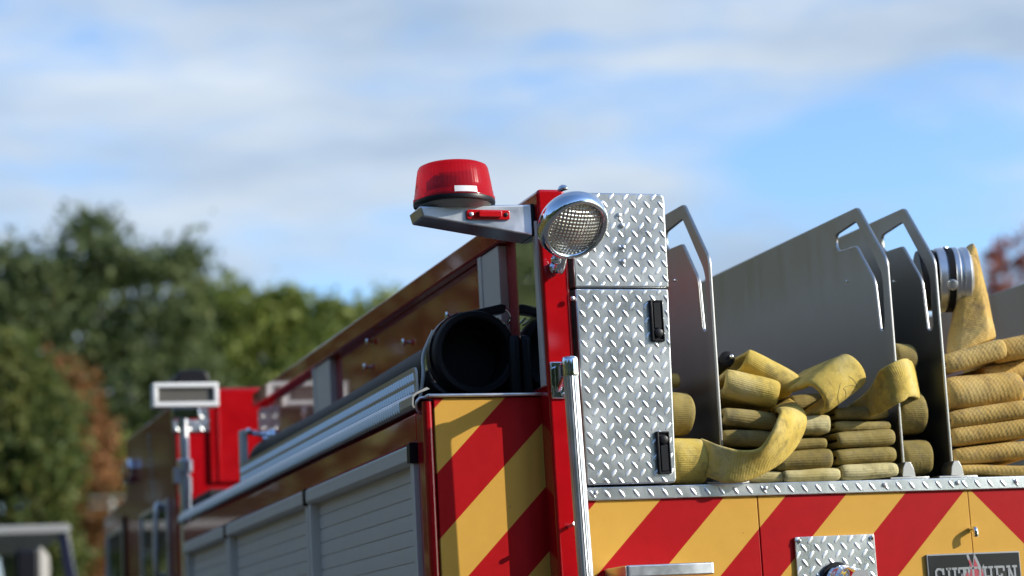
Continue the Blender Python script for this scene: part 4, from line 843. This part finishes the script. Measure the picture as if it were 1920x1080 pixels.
tree('red_maple_tree', 'small red autumn tree at the far right edge beyond the bed', 'tree', (32.97,55.00,0), 11, [(1.05,0.00,13.97,0.66,0.66,0.48),(1.70,0.00,13.54,0.69,0.69,0.49),(0.48,0.00,13.18,0.41,0.41,0.38),(1.23,0.00,12.83,0.86,0.86,0.35),(2.35,0.00,14.08,0.70,0.70,0.70),(0.92,0.00,11.78,1.03,1.03,0.86),(1.51,0.00,10.04,1.54,1.54,1.20)], 3800, 0.11, RD, BARK, 6, GB, 0.38, 0.15)
# pale rails beyond the cab
RF = thing('rail_fence', 'pale two rail fence glimpsed between the cab and the rust orange tree', 'fence', (1.2153, 26.0000, 4.2560))
q0 = (0.9929, 26.0000, 4.3298); q1 = (1.4566, 26.0000, 4.3327)
for dz in (0, -.13):
    mb = MB(); mb.box(q0[0] + .05, q1[0] + .3, 26, 26.05, q0[2] - .03 + dz, q0[2] + dz); mb.build('rail', bsdf('weathered_rail', (.15, .16, .13), .7), RF)
for k in range(3):
    mb = MB(); x = q1[0] - .1 + k * .5; mb.box(x, x + .05, 26.052, 26.10, 0, q0[2] - .02); mb.build('post', ALUGREY, RF)
# woods around the lot: to the left ahead (seen in the paint) and, added unseen to cut sky light, behind the camera
def woods(name, mat, spots, size, per, seed):
    rnd = random.Random(seed); mb = MB()
    for (x, y, r, h) in spots:
        for _ in range(per):
            q = rnd.uniform(0, 6.283); e = rnd.uniform(0, 1) ** .8; rr = r * (1 - .55 * e ** 2) * rnd.uniform(.75, 1.05); p = Vector((x + rr * math.cos(q), y + rr * math.sin(q), h * e))
            s2 = size * rnd.uniform(.6, 1.5); a = Vector((rnd.gauss(0, 1), rnd.gauss(0, 1), rnd.gauss(0, .7))).normalized(); b_ = a.orthogonal().normalized(); b_ = Matrix.Rotation(rnd.uniform(0, 6.28), 3, a) @ b_; a2 = a.cross(b_)
            mb.add([p - b_ * s2, p - a2 * s2 * .6, p + b_ * s2, p + a2 * s2 * .6], [(0, 1, 2, 3)])
    me = bpy.data.meshes.new(name); me.from_pydata(mb.v, [], mb.f); me.update(); return finish(name, me, mat, None, 0, False)
rw = random.Random(5)
sp1 = []
for az_ in range(-75, -16, 5):
    d = 27 + rw.uniform(-3, 5) + max(0, az_ + 20) * .8; sp1.append((CAM.x + d * math.sin(rad(az_)), CAM.y + d * math.cos(rad(az_)), rw.uniform(2.6, 3.4), rw.uniform(8.5, 12)))
tag(woods('golden_woods', GO, sp1, .34, 1300, 3), 'mass of golden and green trees bordering the car park on the left', 'woods', kind='stuff')
sp1 = []
for az_ in (-2.5, -6, -9.5, -13, -17):
    d = 47 + rw.uniform(-3, 3); sp1.append((CAM.x + d * math.sin(rad(az_)), CAM.y + d * math.cos(rad(az_)), rw.uniform(3.4, 4.0), rw.uniform(14, 17)))
tag(woods('dark_woods', DG, sp1, .3, 3500, 6), 'mass of tall dark green trees left of the engine', 'woods', kind='stuff')
sp2 = []
for az_ in range(144, 286, 7):
    d = 27 + rw.uniform(-3, 4); sp2.append((CAM.x + d * math.sin(rad(az_)), CAM.y + d * math.cos(rad(az_)), rw.uniform(3.0, 4.0), rw.uniform(12, 17)))
tag(woods('sky_blocking_woods', DG, sp2, .42, 1700, 4), 'unseen belt of green trees added behind the camera to block sky light', 'woods', kind='stuff')
